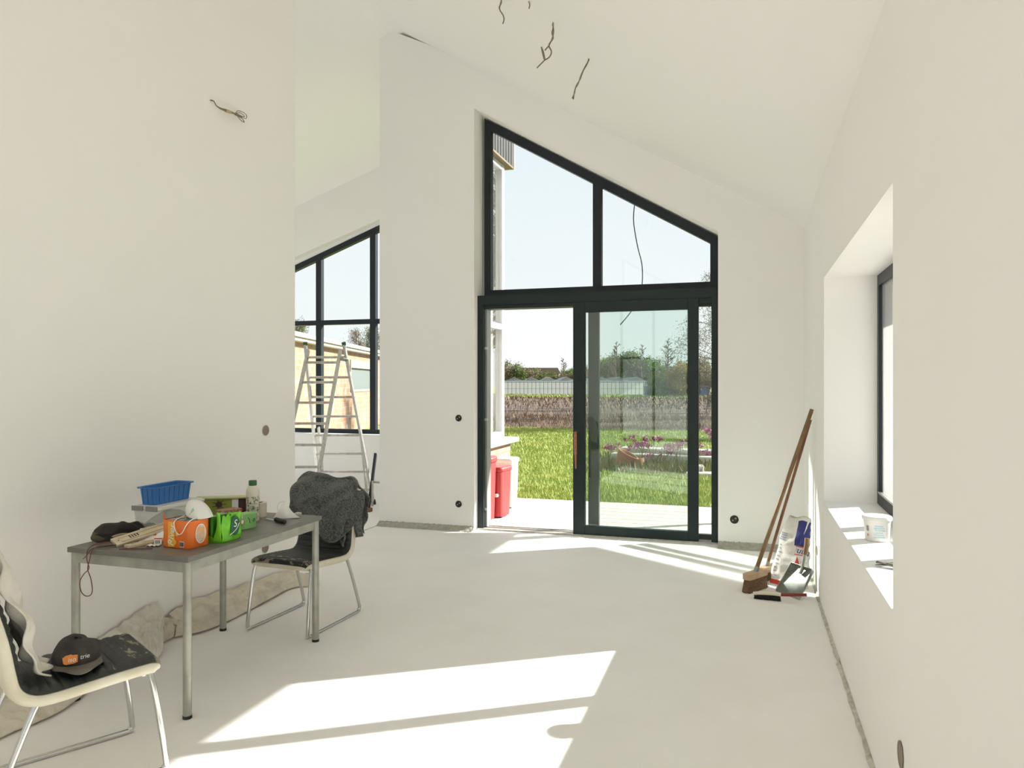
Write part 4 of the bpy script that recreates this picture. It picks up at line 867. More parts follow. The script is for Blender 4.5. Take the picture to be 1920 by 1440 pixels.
# putty knife
kn = thing('putty_knife', 'putty knife with a black ribbed handle near the table edge', 'knife', (-2.47, 3.555, Z0), math.radians(-28))
MB().prism([(-0.135, -0.018), (-0.135, -0.004), (-0.04, 0.010), (-0.035, -0.006)], 0.006, 0.008, 'Z').build('blade', M['silver'], kn, smooth=False)
b = MB(); prof = [(0, -0.04), (0.008, -0.038)]
for i in range(7): prof += [(0.0125, -0.034 + i * 0.014), (0.0105, -0.027 + i * 0.014)]
prof += [(0.012, 0.066), (0.007, 0.072), (0, 0.073)]
b.lathe(prof, (0, 0, 0.013), 18, Matrix.Rotation(R90, 4, 'Y')); b.build('handle', M['black'], kn, angle=80)

# storage box and blue basket
sb = thing('storage_box', 'clear plastic storage box with cloudy lid under the blue basket', 'box', (-2.914, 3.225, Z0), math.radians(0))
b = MB()
def rr(w, d, r, n=5):
    out = []
    for cx, cy, a0 in ((w - r, d - r, 0), (-w + r, d - r, 90), (-w + r, -d + r, 180), (w - r, -d + r, 270)):
        for k in range(n + 1):
            a = math.radians(a0 + 90 * k / n); out.append((cx + r * math.cos(a), cy + r * math.sin(a)))
    return out
def tub(b, w0, d0, w1, d1, z0, z1, th, r=0.02):
    A = rr(w0, d0, r); B_ = rr(w1, d1, r); C_ = rr(w1 - th, d1 - th, r); D = rr(w0 - th, d0 - th, r); n_ = len(A)
    vs = [(x, y, z0) for x, y in A] + [(x, y, z1) for x, y in B_] + [(x, y, z1) for x, y in C_] + [(x, y, z0 + th) for x, y in D]
    fs = [(j * n_ + i, j * n_ + (i + 1) % n_, (j + 1) * n_ + (i + 1) % n_, (j + 1) * n_ + i) for j in range(3) for i in range(n_)] + [tuple(range(n_)), tuple(3 * n_ + i for i in range(n_))]
    b.add(vs, fs)
tub(b, 0.082, 0.145, 0.092, 0.158, 0, 0.128, 0.002); b.build('tub', M['clear'], sb, angle=50)
b = MB(); b.prism(rr(0.099, 0.166, 0.02), 0.128, 0.140, 'Z'); b.prism(rr(0.090, 0.157, 0.02), 0.140, 0.146, 'Z'); b.build('lid', M['lid'], sb, angle=50, bevel=0.002)
for x0, x1 in ((-0.080, -0.010), (0.008, 0.078)):
    b = MB(); b.box(x0, x1, -0.1725, -0.1665, 0.122, 0.147); b.build('latch', M['latch'], sb, smooth=False, bevel=0.001)
tag_ = thing('folded_cloth', 'grey green cloth folded inside the clear storage box', 'cloth', (-2.914, 3.225, Z0 + 0.004))
b = MB(); b.grid(lambda u, v: Vector(((u * 2 - 1) * 0.074, (v * 2 - 1) * 0.132, 0.012 + 0.085 * math.sin(PI * min(1, u * 1.0)) ** 0.7 * math.sin(PI * (0.1 + 0.8 * v)) ** 0.6 + 0.008 * nz3((u * 5, v * 5, 0))) ), 24, 30); b.build('cloth', M['greycloth'], tag_, solid=0.003, angle=180)
b = MB(); b.box(-0.074, -0.046, -0.138, -0.134, 0.01, 0.045); b.build('teal_corner', M['teal'], tag_, smooth=False)
bb_ = thing('blue_basket', 'blue ribbed plastic basket on top of the storage box', 'basket', (-2.933, 3.225, Z0 + 0.1475), math.radians(0))
b = MB(); tub(b, 0.047, 0.124, 0.054, 0.134, 0, 0.088, 0.0025, 0.018); b.build('basket_body', M['blue'], bb_, angle=50)
b = MB(); A = rr(0.054, 0.133, 0.018); B_ = rr(0.064, 0.146, 0.022); n_ = len(A)
b.add([(x, y, 0.088) for x, y in A] + [(x, y, 0.090) for x, y in B_] + [(x, y, 0.084) for x, y in B_] + [(x, y, 0.083) for x, y in A], [(j * n_ + i, j * n_ + (i + 1) % n_, ((j + 1) % 4) * n_ + (i + 1) % n_, ((j + 1) % 4) * n_ + i) for j in range(4) for i in range(n_)])
b.build('rim', M['blue'], bb_, angle=50)
b = MB()
for i in range(7):
    y = -0.099 + i * 0.033; b.tube([(0.0475, y, 0.004), (0.0545, y * 1.08, 0.082)], 0.0016, 5)
for i in range(3):
    x = -0.028 + i * 0.028; b.tube([(x, -0.1245, 0.004), (x * 1.12, -0.1342, 0.082)], 0.0016, 5)
b.build('rib_lines', M['blue_rib'], bb_)

# black cloth bundle with tan trim
bc = thing('tool_pouch', 'crumpled black cloth pouch with tan trim at the left end of the table', 'pouch', (-3.0, 3.0, Z0), math.radians(0))
def lump(u, v):
    a = 2 * PI * u; ph = -R90 * 0.15 + v * R90 * 1.15; r = math.cos(max(ph, 0)) ** 0.6 * (1 if ph > 0 else 0.97) if v < 1 else 0
    x = 0.075 * r * math.cos(a); y = 0.150 * r * math.sin(a); z = 0.034 + 0.030 * math.sin(ph)
    if v == 0: z = 0.002
    z *= 1 + 0.40 * math.exp(-((y + 0.075) / 0.045) ** 2) - 0.15 * max(0, y / 0.15)
    return Vector((x + 0.02 * nz3((x, y, z), 14, 2), y + 0.02 * nz3((x, y, z), 14, 6), max(0.001, z + 0.016 * nz3((x, y, z), 20, 1) * min(1, v * 3))))
MB().grid(lump, 48, 20).build('pouch_body', M['blackcloth'], bc, angle=180)
b = MB().grid(lambda u, v: Vector((-0.05 + 0.085 * u, -0.135 - 0.014 * math.sin(u * PI) - 0.006 * math.sin(v * 5), 0.004 + 0.040 * v)), 12, 8); b.build('olive_pocket', M['olivecloth'], bc, solid=0.004, angle=180)
tr = smoothpath([(0.045, -0.118, 0.014), (0.075, -0.07, 0.022), (0.085, -0.02, 0.020), (0.088, 0.05, 0.026), (0.082, 0.11, 0.036), (0.074, 0.15, 0.044)], 6)
def trim(u, v):
    k = u * (len(tr) - 1); i = min(int(k), len(tr) - 2); p = tr[i].lerp(tr[i + 1], k - i)
    return p + Vector((0.006 * v, 0, -0.012 + 0.024 * v + 0.003 * math.sin(u * 14)))
MB().grid(trim, 30, 4).build('tan_trim', M['tan'], bc, solid=0.004, angle=180)
gh = tag(MB().grid(lambda u, v: Vector((0.05 * (u - 0.5), 0.17 * (v - 0.5), 0.006 + 0.05 * v * v + 0.006 * math.sin(u * 6))), 8, 12).build('grey_cloth', M['greycloth'], solid=0.005, angle=180), 'grey green cloth scrap between the black pouch and the orange pack', 'cloth'); gh.location = (-2.80, 3.06, Z0 + 0.002)

# cream plastic float (two bars)
def creambar(label, loc, rz, L_, W_, slots, rx=0, ry=0):
    t = thing('plastic_trunking', label, 'plastic bar', loc, rz)
    b = MB(); b.box(0, L_, -W_ / 2, W_ / 2, 0, 0.012); b.box(0.03, L_, -W_ / 2 + 0.012, -W_ / 2 + 0.018, 0.012, 0.016); b.box(0.03, L_, W_ / 2 - 0.018, W_ / 2 - 0.012, 0.012, 0.016)
    b.build('bar_body', M['creamplastic'], t, smooth=False, bevel=0.001)
    b = MB()
    for i in range(slots): b.box(0.078 + i * 0.013, 0.083 + i * 0.013, -0.011, 0.011, 0.012, 0.0135)
    if slots: b.lathe([(0, 0.0121), (0.003, 0.0121), (0.003, 0.0135), (0, 0.0135)], (0.022, 0, 0), 10)
    for i in range(14): b.box(0.13 + i * 0.012, 0.132 + i * 0.012, W_ / 2 - 0.010, W_ / 2 - 0.004, 0.012, 0.0128)
    b.build('slots', M['brown'], t, smooth=False); t.rotation_euler = (rx, ry, rz); return t
creambar('long cream plastic bar with four dark slots in front of the pouch', (-2.85, 2.80, Z0 + 0.012), math.radians(76), 0.30, 0.060, 4, 0.42, -0.13)
creambar('plain cream plastic bar lying under the slotted one', (-2.775, 2.80, Z0), math.radians(72), 0.26, 0.045, 0)
ct = thing('paper_carton', 'white paper packet with a red stripe leaning behind the cream bars', 'packet', (-2.80, 2.985, Z0), math.radians(40))
Tp = Matrix.Rotation(math.radians(28), 4, 'X')
MB().box(-0.055, 0.055, -0.05, 0.05, 0.024, 0.034, Tp).build('packet', M['white'], ct, smooth=False, bevel=0.001)
MB().box(-0.055, 0.02, -0.012, 0.008, 0.034, 0.0352, Tp).build('red_stripe', M['bag_red'], ct, smooth=False)
pk_ = thing('blister_packet', 'tiny white packet with a barcode left of the orange pack', 'packet', (-2.68, 2.865, Z0), math.radians(20))
b = MB().grid(lambda u, v: Vector((-0.03 + 0.06 * u, -0.018 + 0.036 * v, 0.002 + 0.006 * abs(math.sin(u * 9)))), 16, 4); b.build('foil', M['white'], pk_, solid=0.001, angle=180)
b = MB(); b.box(-0.005, 0.03, 0.020, 0.022, 0.003, 0.030); b.mat(1)
for i in range(5): b.box(0.0 + i * 0.005, 0.002 + i * 0.005, 0.0188, 0.020, 0.008, 0.024)
b.mat(2); b.box(-0.005, 0.03, 0.0188, 0.022, 0.030, 0.034); b.build('card', [M['white'], M['black'], M['bag_red']], pk_, smooth=False)
tag(MB().tube([(-2.775, 2.757, Z0 + 0.003), (-2.64, 2.815, Z0 + 0.003)], 0.0025, 8).build('thin_stick', M['redwire']), 'thin dark red stick lying at the front edge of the table', 'stick')
ew = thing('cord_loop', 'dark red cord looping down over the left end of the table', 'cord', (0.018, 0, 0))
e_y = 2.722
e2 = e_y - 0.008
b = MB().tube(smoothpath([(-2.86, 2.84, Z0 + 0.012), (-2.905, 2.78, Z0 + 0.022), (-2.930, e_y, Z0 + 0.008), (-2.938, e2, Z0 - 0.04), (-2.925, e2, Z0 - 0.085), (-2.955, e2, Z0 - 0.115), (-2.978, e2, Z0 - 0.15), (-2.972, e2, Z0 - 0.195), (-2.945, e2, Z0 - 0.215), (-2.915, e2, Z0 - 0.208), (-2.905, e2, Z0 - 0.18), (-2.915, e2, Z0 - 0.13), (-2.932, e2, Z0 - 0.09), (-2.922, e2, Z0 - 0.05), (-2.905, e_y, Z0 + 0.006), (-2.87, 2.775, Z0 + 0.012), (-2.84, 2.81, Z0 + 0.008)], 7), 0.0022, 7)
b.build('cord_strand', M['redwire'], ew)
MB().tube(smoothpath([(-2.87, 2.80, Z0 + 0.006), (-2.89, 2.76, Z0 + 0.006), (-2.915, e_y, Z0 + 0.004), (-2.94, e_y - 0.008, Z0 - 0.03), (-2.96, e_y - 0.008, Z0 - 0.045)], 6), 0.0016, 6).build('black_strand', M['black'], ew)

# ------------------------------------------------------------------ ladders in the left room
def cam_xy(Xc, Z): return (Xc * math.cos(YAW) - Z * math.sin(YAW), Xc * math.sin(YAW) + Z * math.cos(YAW))
ld = thing('ladder', 'tall aluminium double ladder standing in the left room', 'ladder', (0, 0, 0))
def lp(Xc, Z, z): x, y = cam_xy(Xc, Z); return Vector((x, y, z))
secs = [  # (top left, top right, foot left, foot right)
    ('front_rail', 'front_rung', lp(-2.275, 8.36, 1.86), lp(-1.915, 8.36, 1.86), lp(-2.42, 7.45, 0.0), lp(-2.03, 7.45, 0.0)),
    ('rear_rail', 'rear_rung', lp(-2.33, 8.44, 1.93), lp(-1.895, 8.44, 1.93), lp(-2.36, 9.22, 0.0), lp(-1.70, 9.22, 0.0))]
def rail(b, p, q, w_=0.026, d_=0.06):
    d = (q - p).normalized(); xx = Vector((math.cos(YAW), math.sin(YAW), 0)); yy = d.cross(xx).normalized(); xx = yy.cross(d)
    vs = [p + xx * sx * w_ / 2 + yy * sy * d_ / 2 for sx, sy in ((-1, -1), (1, -1), (1, 1), (-1, 1))] + [q + xx * sx * w_ / 2 + yy * sy * d_ / 2 for sx, sy in ((-1, -1), (1, -1), (1, 1), (-1, 1))]
    b.add(vs, [(0, 1, 2, 3), (7, 6, 5, 4), (0, 4, 5, 1), (1, 5, 6, 2), (2, 6, 7, 3), (3, 7, 4, 0)])
for rn, gn, tl, trr, fl, frr in secs:
    for p, q in ((tl, fl), (trr, frr)):
        q2 = q + (p - q).normalized() * 0.06
        b = MB(); rail(b, p, q2)
        for i in range(8):
            c = p.lerp(q, 0.075 + i * 0.118)
            b.mat(1); b.lathe([(0, -0.0145), (0.006, -0.0145), (0.006, 0.0145), (0, 0.0145)], c, 8, Matrix.Rotation(YAW, 4, 'Z') @ Matrix.Rotation(R90, 4, 'Y')); b.mat(0)
        r_ = b.build(rn, [M['alu'], M['black']], ld, smooth=False)
        MB().tube([q2 - (p - q).normalized() * 0.003, q + Vector((0, 0, 0.004))], 0.028, 8).build('rubber_foot', M['black'], r_)
        if rn == 'rear_rail': MB().tube([p - (p - q).normalized() * 0.01, p + (p - q).normalized() * 0.022], 0.026, 8).build('green_cap', M['capgreen'], r_)
    for i in range(8):
        t_ = 0.075 + i * 0.118; b = MB(); b.tube([tl.lerp(fl, t_), trr.lerp(frr, t_)], 0.014, 8); b.build(gn, M['aludull'], ld)
for k in (2, 3): MB().tube([secs[0][k].lerp(secs[0][k + 2], 0.05), secs[1][k].lerp(secs[1][k + 2], 0.09)], 0.022, 8).build('hinge', M['steel'], ld)
# inner extension rails of the rear section
for k in (0.0,):
    b = MB(); rail(b, secs[1][2].lerp(secs[1][4], 0.5) + Vector((0.03, 0.07, 0)), secs[1][4] + Vector((0.03, 0.05, 0.02)), 0.022, 0.05); b.build('extension_rail', M['alu'], ld, smooth=False)
    b = MB(); rail(b, secs[1][3].lerp(secs[1][5], 0.5) + Vector((-0.03, 0.07, 0)), secs[1][3].lerp(secs[1][5], 1) + Vector((-0.11, 0.05, 0.02)), 0.022, 0.05); b.build('extension_rail', M['alu'], ld, smooth=False)
tr_ = thing('trestle', 'dark folded trestle leg half hidden behind the white pier', 'trestle', (0, 0, 0))
b = MB(); rail(b, Vector((-4.36, 8.26, 0.62)), Vector((-4.205, 7.80, 0.04)), 0.03, 0.05); b.build('leg', M['frame'], tr_, smooth=False)
MB().box(-4.235, -4.165, 7.75, 7.82, 0.0, 0.045).build('foot', M['wood_red'], tr_, smooth=False, bevel=0.004)
b = MB(); rail(b, Vector((-4.22, 7.92, 0.34)), Vector((-4.19, 7.86, 0.05)), 0.02, 0.02); b.tube([(-4.28, 8.03, 0.31), (-4.15, 8.03, 0.31)], 0.012, 8); b.build('brace', M['aludull'], tr_, smooth=False)

# ------------------------------------------------------------------ brooms, sack, dustpan, brush
def broom(label, foot, top, handm, loc_z, brm, hr, head_rz, bristled):
    o = thing('broom', label, 'broom', (foot[0], foot[1], 0))
    f = Vector((0, 0, loc_z)); t_ = Vector(top) - Vector((foot[0], foot[1], 0))
    MB().tube([f, t_], hr, 14).build('handle', handm, o)
    MB().tube([f - (t_ - f).normalized() * 0.0, f + (t_ - f).normalized() * 0.045], hr * 1.18, 14).build('socket', M['steel'], o)
    T = Matrix.Rotation(head_rz, 4, 'Z')
    b = MB(); b.prism([(x, y) for x, y in rr(0.13, 0.034, 0.02)], loc_z - 0.035, loc_z + 0.008, 'Z', T); b.build('brush_head', M['wood_pale'], o, bevel=0.004, angle=50)
    b = MB(); rnd = random.Random(5)
    zb = loc_z - 0.035
    def br(u, v):
        a = 2 * PI * u; k = 1 + 0.22 * (1 - v) ** 0.8
        return T @ Vector((0.118 * k * math.copysign(abs(math.cos(a)) ** 0.5, math.cos(a)), 0.028 * k * 1.15 * math.copysign(abs(math.sin(a)) ** 0.6, math.sin(a)), 0.002 + (zb - 0.001) * v + 0.004 * math.sin(u * 60) * (1 - v)))
    b.grid(br, 60, 8); b.prism([tuple((T @ Vector((x * 1.1, y * 1.2, 0))).xy) for x, y in rr(0.118, 0.028, 0.02)], 0.002, 0.01, 'Z')
    for i in range(260):
        x = rnd.uniform(-0.135, 0.135); y = rnd.uniform(-0.036, 0.036); p = T @ Vector((x, y, 0.001)); q = T @ Vector((x * 0.85, y * 0.8, zb)); b.tube([p, q], 0.0012, 3, cap=False)
    b.build('bristles', brm, o, angle=180); return o
broom('long handled broom with brown bristles leaning in the corner, front one', (0.05, 5.70), (0.45, 5.95, 1.30), M['wood'], 0.125, M['bristle'], 0.0145, math.radians(60), True)
broom('thin reddish handled broom leaning behind the front broom', (0.135, 6.02), (0.452, 6.12, 1.215), M['wood_red'], 0.095, M['bristle'], 0.0115, math.radians(55), True)

sk = thing('plaster_sack', 'half empty white sack with blue and red print in the right corner', 'sack', (0.285, 5.88, 0), math.radians(-30))
SW, SD, SHh = 0.135, 0.06, 0.50
def sack(u, v):
    a = 2 * PI * u; z = v
    w_ = SW * (1 - 0.42 * v ** 2.2) ; d_ = SD * (1 - 0.75 * v ** 1.3)
    x = w_ * math.copysign(abs(math.cos(a)) ** 0.55, math.cos(a)); y = d_ * math.copysign(abs(math.sin(a)) ** 0.55, math.sin(a))
    p = Vector((x + 0.035 * v * v, y + 0.10 * v, SHh * v))
    k = 0.012 * nz3(p, 9, 2) + 0.010 * (0.5 - abs(nz3(p, 13, 6)) * 2.2)
    return p + Vector((k * math.cos(a), k * math.sin(a), 0.02 * nz3((x, y, 0), 14) * v))
MB().grid(sack, 56, 40).build('sack_body', M['bag'], sk, angle=180)
def sack_patch(name, m, u0, u1, v0, v1, off=0.0015, shape=None, n=14):
    def fn(u, v):
        if shape: uu, vv = shape(u, v)
        else: uu, vv = u0 + (u1 - u0) * u, v0 + (v1 - v0) * v
        p = sack(uu % 1, vv); e_ = 0.004
        du = sack((uu + e_) % 1, vv) - sack((uu - e_) % 1, vv); dv = sack(uu % 1, min(1, vv + e_)) - sack(uu % 1, max(0, vv - e_)); nr = du.cross(dv)
        return p + (nr.normalized() if nr.length > 1e-9 else Vector((0, -1, 0))) * off
    return MB().grid(fn, n, n).build(name, m, sk, angle=180)
# front face of the sack spans u .5..1 (left narrow side around .5)
sack_patch('blue_print', M['bag_blue'], 0.755, 0.995, 0.60, 0.95)
sack_patch('white_gash', M['bag'], 0.0, 0, 0, 0, 0.003, shape=lambda u, v: (0.83 + 0.05 * v + u * 0.045 * v, 0.76 + 0.19 * v))
sack_patch('red_line', M['bag_red'], 0.765, 0.99, 0.585, 0.598, 0.002)
sack_patch('red_line', M['bag_red'], 0.765, 0.99, 0.475, 0.486, 0.002)
sack_patch('red_wedge', M['bag_red'], 0.0, 0, 0, 0, 0.002, shape=lambda u, v: (0.79 - 0.05 * (1 - v) + (0.17 * (1 - v) * u), 0.06 + 0.40 * v))
sack_patch('red_base_stripe', M['bag_red'], 0.505, 0.74, 0.015, 0.075, 0.002)
for i in range(9):
    sack_patch('small_print', M['bag_ink'], 0.555, 0.60 + 0.01 * (i % 2), 0.13 + i * 0.055, 0.150 + i * 0.055, 0.0015, n=5)
    sack_patch('small_print', M['bag_ink'], 0.64, 0.69 - 0.01 * (i % 3), 0.14 + i * 0.055, 0.153 + i * 0.055, 0.0015, n=5)
for i in range(4): sack_patch('small_print', M['bag_ink'], 0.60, 0.71, 0.66 + i * 0.03, 0.677 + i * 0.03, 0.0015, n=6)
def on_sack(u, v, off):
    p = sack(u, v); e_ = 0.03; du = (sack(u + e_, v) - sack(u - e_, v)); dv = sack(u, v + e_) - sack(u, v - e_); nr = du.cross(dv).normalized()
    return frame_mat(p + nr * off, du, dv)
text('fuba', 'brand_lettering', 0.066, M['bag_blue'], sk, on_sack(0.845, 0.535, 0.010), shear=0.2)
text('joint\nfiller', 'small_lettering', 0.024, M['bag_ink'], sk, on_sack(0.88, 0.37, 0.009))
text('ferd', 'red_panel_lettering', 0.035, M['white'], sk, on_sack(0.775, 0.17, 0.008) @ Matrix.Rotation(R90 * 0.8, 4, 'Z'), shear=0.2)

dp = thing('dustpan', 'grey metal dustpan with wooden handle tipped up against the right wall', 'dustpan', (0.265, 5.60, 0.0), math.radians(-52))
T = Matrix.Rotation(math.radians(50), 4, 'X')
def pan(P0): return T @ Vector(P0)
b = MB()
w1, w2, Lp = 0.120, 0.095, 0.23
fl_ = [(-w1, 0, 0.004), (w1, 0, 0.004), (w2, Lp, 0.004), (-w2, Lp, 0.004)]
b.add([pan(p) for p in fl_], [(0, 1, 2, 3)])
b.add([pan(p) for p in [(-w1, 0, 0.004), (-w2, Lp, 0.004), (-w2 - 0.008, Lp + 0.003, 0.040), (-w1 - 0.006, 0.02, 0.010)]], [(0, 1, 2, 3)])
b.add([pan(p) for p in [(w1, 0, 0.004), (w2, Lp, 0.004), (w2 + 0.008, Lp + 0.003, 0.040), (w1 + 0.006, 0.02, 0.010)]], [(0, 1, 2, 3)])
b.add([pan(p) for p in [(-w2, Lp, 0.004), (w2, Lp, 0.004), (w2 + 0.008, Lp + 0.003, 0.040), (-w2 - 0.008, Lp + 0.003, 0.040)]], [(0, 1, 2, 3)])
b.build('pan', M['steel'], dp, solid=0.0025, smooth=False)
MB().tube(smoothpath([(0.01, 0.100, 0.150), (0.01, 0.125, 0.20), (0.01, 0.145, 0.290)], 4), 0.013, 12).build('handle_socket', M['steel'], dp)
MB().tube(smoothpath([(0.01, 0.143, 0.280), (0.01, 0.154, 0.33), (0.01, 0.163, 0.395)], 4), 0.0165, 14).build('handle', M['wood'], dp)
hb = thing('hand_brush', 'hand brush with black bristles and dark red handle on the floor', 'brush', (0.165, 5.46, 0.0), math.radians(-4))
b = MB(); b.tube(smoothpath([(-0.13, 0, 0.030), (-0.08, 0, 0.040), (0.0, 0, 0.044), (0.05, 0, 0.042)], 5), 0.015, 12); b.build('brush_back', M['cream'], hb)
b = MB(); b.tube(smoothpath([(0.045, 0, 0.043), (0.10, -0.005, 0.048), (0.16, -0.01, 0.056), (0.215, -0.012, 0.062)], 5), 0.011, 12); b.build('handle', M['red_dark'], hb)
b = MB()
rnd = random.Random(8)
for i in range(26):
    for j in range(3):
        x = -0.12 + i * 0.0065; y = (j - 1) * 0.009; b.tube([(x, y, 0.036), (x + rnd.uniform(-.004, .004), y * 1.7 - 0.004, 0.002)], 0.0035, 5, taper=0.0045)
b.build('bristles', M['bristle_black'], hb, angle=180)

# ------------------------------------------------------------------ window sill things
bk = thing('plaster_bucket', 'small white plastic bucket with lid on the right window sill', 'bucket', (0.60, 4.02, 0.731))
R1, R2, HB = 0.054, 0.062, 0.115
MB().lathe([(0, 0), (R1 - 0.004, 0), (R1, 0.004), (R2, HB), (0, HB)], (0, 0, 0), 40).build('bucket_body', M['bucket'], bk, angle=50)
MB().lathe([(R2 - 0.002, HB - 0.014), (R2 + 0.005, HB - 0.014), (R2 + 0.006, HB), (R2 + 0.003, HB + 0.005), (R2 - 0.006, HB + 0.003), (0, HB + 0.002)], (0, 0, 0), 40).build('lid', M['bucket'], bk, angle=50)
def cyl_patch(name, m, a0, a1, z0, z1, off=0.0006):
    def fn(u, v):
        a = math.radians(a0 + (a1 - a0) * u); z = z0 + (z1 - z0) * v; r = R1 + (R2 - R1) * z / HB + off
        return Vector((r * math.cos(a), r * math.sin(a), z))
    return MB().grid(fn, 10, 4).build(name, m, bk)
for i in range(6): cyl_patch('blue_print', M['paleblue'], -112 + (i % 2) * 3, -60 - (i % 3) * 6, 0.018 + i * 0.011, 0.024 + i * 0.011)
for i in range(5): cyl_patch('barcode', M['black'], -150, -136, 0.050 + i * 0.0055, 0.053 + i * 0.0055)
cyl_patch('red_print', mat('pale_red_print', (0.66, 0.35, 0.28), 0.6), -148, -138, 0.025, 0.036)
rg = thing('sanding_strips', 'bundle of grey sandpaper strips on the right window sill', 'sandpaper', (0.585, 3.43, 0.732), math.radians(-18))
for i in range(5):
    b = MB().grid(lambda u, v: Vector((-0.075 + 0.15 * u, (v - 0.5) * 0.022 + (i - 2) * 0.008, 0.004 + i * 0.004 + 0.006 * math.sin(u * 5 + i))), 14, 3)
    o = b.build('strip', M['rag'], rg, solid=0.0015, angle=180); o.rotation_euler.z = math.radians((i - 2) * 7)

# ------------------------------------------------------------------ outdoors: patio, bins
struct(MB().box(-3.9, 4.5, 7.38, 9.38, -0.12, -0.012).build('patio', M['paving'], smooth=False), 'pale paved patio outside the sliding door', 'patio')
b = MB()
for i in range(9): b.box(-3.9, 4.5, 7.38 + i * 0.22, 7.385 + i * 0.22, -0.0118, -0.0105)
for i in range(38):
    for j in range(9): b.box(-3.9 + i * 0.22 + (0.11 if j % 2 else 0), -3.895 + i * 0.22 + (0.11 if j % 2 else 0), 7.38 + j * 0.22, 7.60 + j * 0.22, -0.0118, -0.0105)
struct(b.build('patio_joints', mat('paving_joint', (0.50, 0.46, 0.41), 0.9), smooth=False), 'thin joints between the patio pavers', 'joint')
struct(MB().box(-60, 60, 9.38, 24.0, -0.2, -0.03).build('lawn_ground', M['grass_base'], smooth=False), 'lawn soil beyond the patio', 'ground')
struct(MB().box(-12, 60, -30, 7.38, -0.3, -0.06).build('yard_ground', mat('yard', (0.62, 0.59, 0.54), 0.9), smooth=False), 'pale bare ground around the house', 'ground')
struct(MB().box(-60, -9.5, -30, 9.38, -0.3, -0.06).build('yard_ground_left', mat('yard2', (0.66, 0.63, 0.57), 0.9), smooth=False), 'pale bare ground left of the house', 'ground')
b = MB()
def field(u, v):
    y = 24.0 + (v ** 1.8) * 130; x = -110 + 170 * u; k = (y - 24) / 96
    return Vector((x, y, -0.03 - 0.67 * min(1.3, k) + (0.06 * nz3((x, y, 0), 0.6) + 0.04 * nz3((x, y, 0), 2.1)) * min(1, (y - 24) / 1.0) + 0.0))
b.grid(field, 220, 120); struct(b.build('field_ground', M['soil'], angle=180), 'dark ploughed field beyond the lawn', 'field')
struct(MB().box(-300, 300, 150, 420, -1.4, -1.2).build('far_ground', M['grass_base'], smooth=False), 'distant meadow', 'ground')

def bin_(name, label, loc, w_, d_, h_, m, rz=0):
    o = thing(name, label, 'bin', loc, rz)
    b = MB(); tub(b, w_ * 0.88, d_ * 0.88, w_, d_, 0.015, h_ * 0.90, 0.012, 0.05); b.build('bin_body', m, o, angle=50)
    b = MB(); b.prism(rr(w_ + 0.012, d_ + 0.012, 0.055), h_ * 0.90, h_, 'Z'); b.build('lid', m, o, bevel=0.02, angle=50)
    b = MB(); b.lathe([(0, 0), (0.02, 0), (0.02, 0.03), (0, 0.03)], (w_ * 0.4, -d_ * 0.96, h_ * 0.45), 12, Matrix.Rotation(R90, 4, 'X')); b.build('latch', M['white'], o)
    b = MB()
    for sx in (-1, 1): b.lathe([(0, -0.015), (0.02, -0.015), (0.02, 0.015), (0, 0.015)], (sx * w_ * 0.6, -d_ * 0.6, 0.02), 12, Matrix.Rotation(R90, 4, 'Y'))
    b.build('wheel', M['black'], o); return o
bin_('plastic_bin', 'tall red plastic bin nearest the sliding door', (-2.79, 7.78, -0.012), 0.13, 0.11, 0.70, M['red_bin'])
bin_('plastic_bin', 'lower red plastic bin with sunlit front beside the taller red bin', (-2.68, 8.03, -0.012), 0.09, 0.15, 0.57, M['red_bin'], math.radians(-6))
bin_('plastic_bin', 'white plastic bin behind the red bins on the patio', (-2.80, 8.66, -0.012), 0.12, 0.14, 0.60, M['white_bin'])

# lawn grass: only blades, nobody could count them
def blades(name, n_, rx, ry, hmin, hmax, m, label, cat, zf, seed, wd=0.006, dens=None):
    rnd = random.Random(seed); vs = []; fs = []
    for i in range(n_):
        x = rnd.uniform(*rx); t = rnd.random(); y = ry[0] + (ry[1] - ry[0]) * t ** 1.3
        if dens and not dens(x, y): continue
        h = rnd.uniform(hmin, hmax); a = rnd.uniform(0, PI); w_ = wd * (1 + (y - ry[0]) * 0.12); dx, dy = math.cos(a) * w_, math.sin(a) * w_; lx, ly = rnd.uniform(-.5, .5) * h, rnd.uniform(-.5, .5) * h
        z = zf(x, y); o = len(vs); vs += [(x - dx, y - dy, z), (x + dx, y + dy, z), (x + lx, y + ly, z + h)]; fs.append((o, o + 1, o + 2))
    b = MB(); b.v = vs; b.f = fs; b.mi = [0] * len(fs)
    o = b.build(name, m, smooth=False); return tag(o, label, cat, kind='stuff')
xr_ = lambda x, y: -0.36 * y - 0.8 < x < 0.05 * y + 0.8 and (x > -3.05 or y > 10.45)
blades('grass', 150000, (-9, 2.2), (9.38, 24.0), 0.03, 0.085, M['grass'], 'short bright green lawn grass behind the patio', 'grass', lambda x, y: -0.032, 1, 0.006, xr_)
blades('dry_grass', 9000, (-15, 4), (23.2, 36.0), 0.10, 0.34, M['grass_dry'], 'dry pale stalks at the near edge of the ploughed field', 'grass', lambda x, y: -0.10 - 0.007 * (y - 24), 2, 0.012)
blades('stubble', 9000, (-42, 6), (36.0, 98.0), 0.12, 0.42, M['grass_dry'], 'scattered dry stubble over the ploughed field', 'stubble', lambda x, y: -0.10 - 0.007 * (y - 24), 3, 0.015)
blades('far_grass', 9000, (-48, 12), (100, 121.0), 0.2, 0.5, M['grass'], 'green grass verge in front of the greenhouse', 'grass', lambda x, y: -0.10 - 0.007 * (y - 24), 4, 0.05)

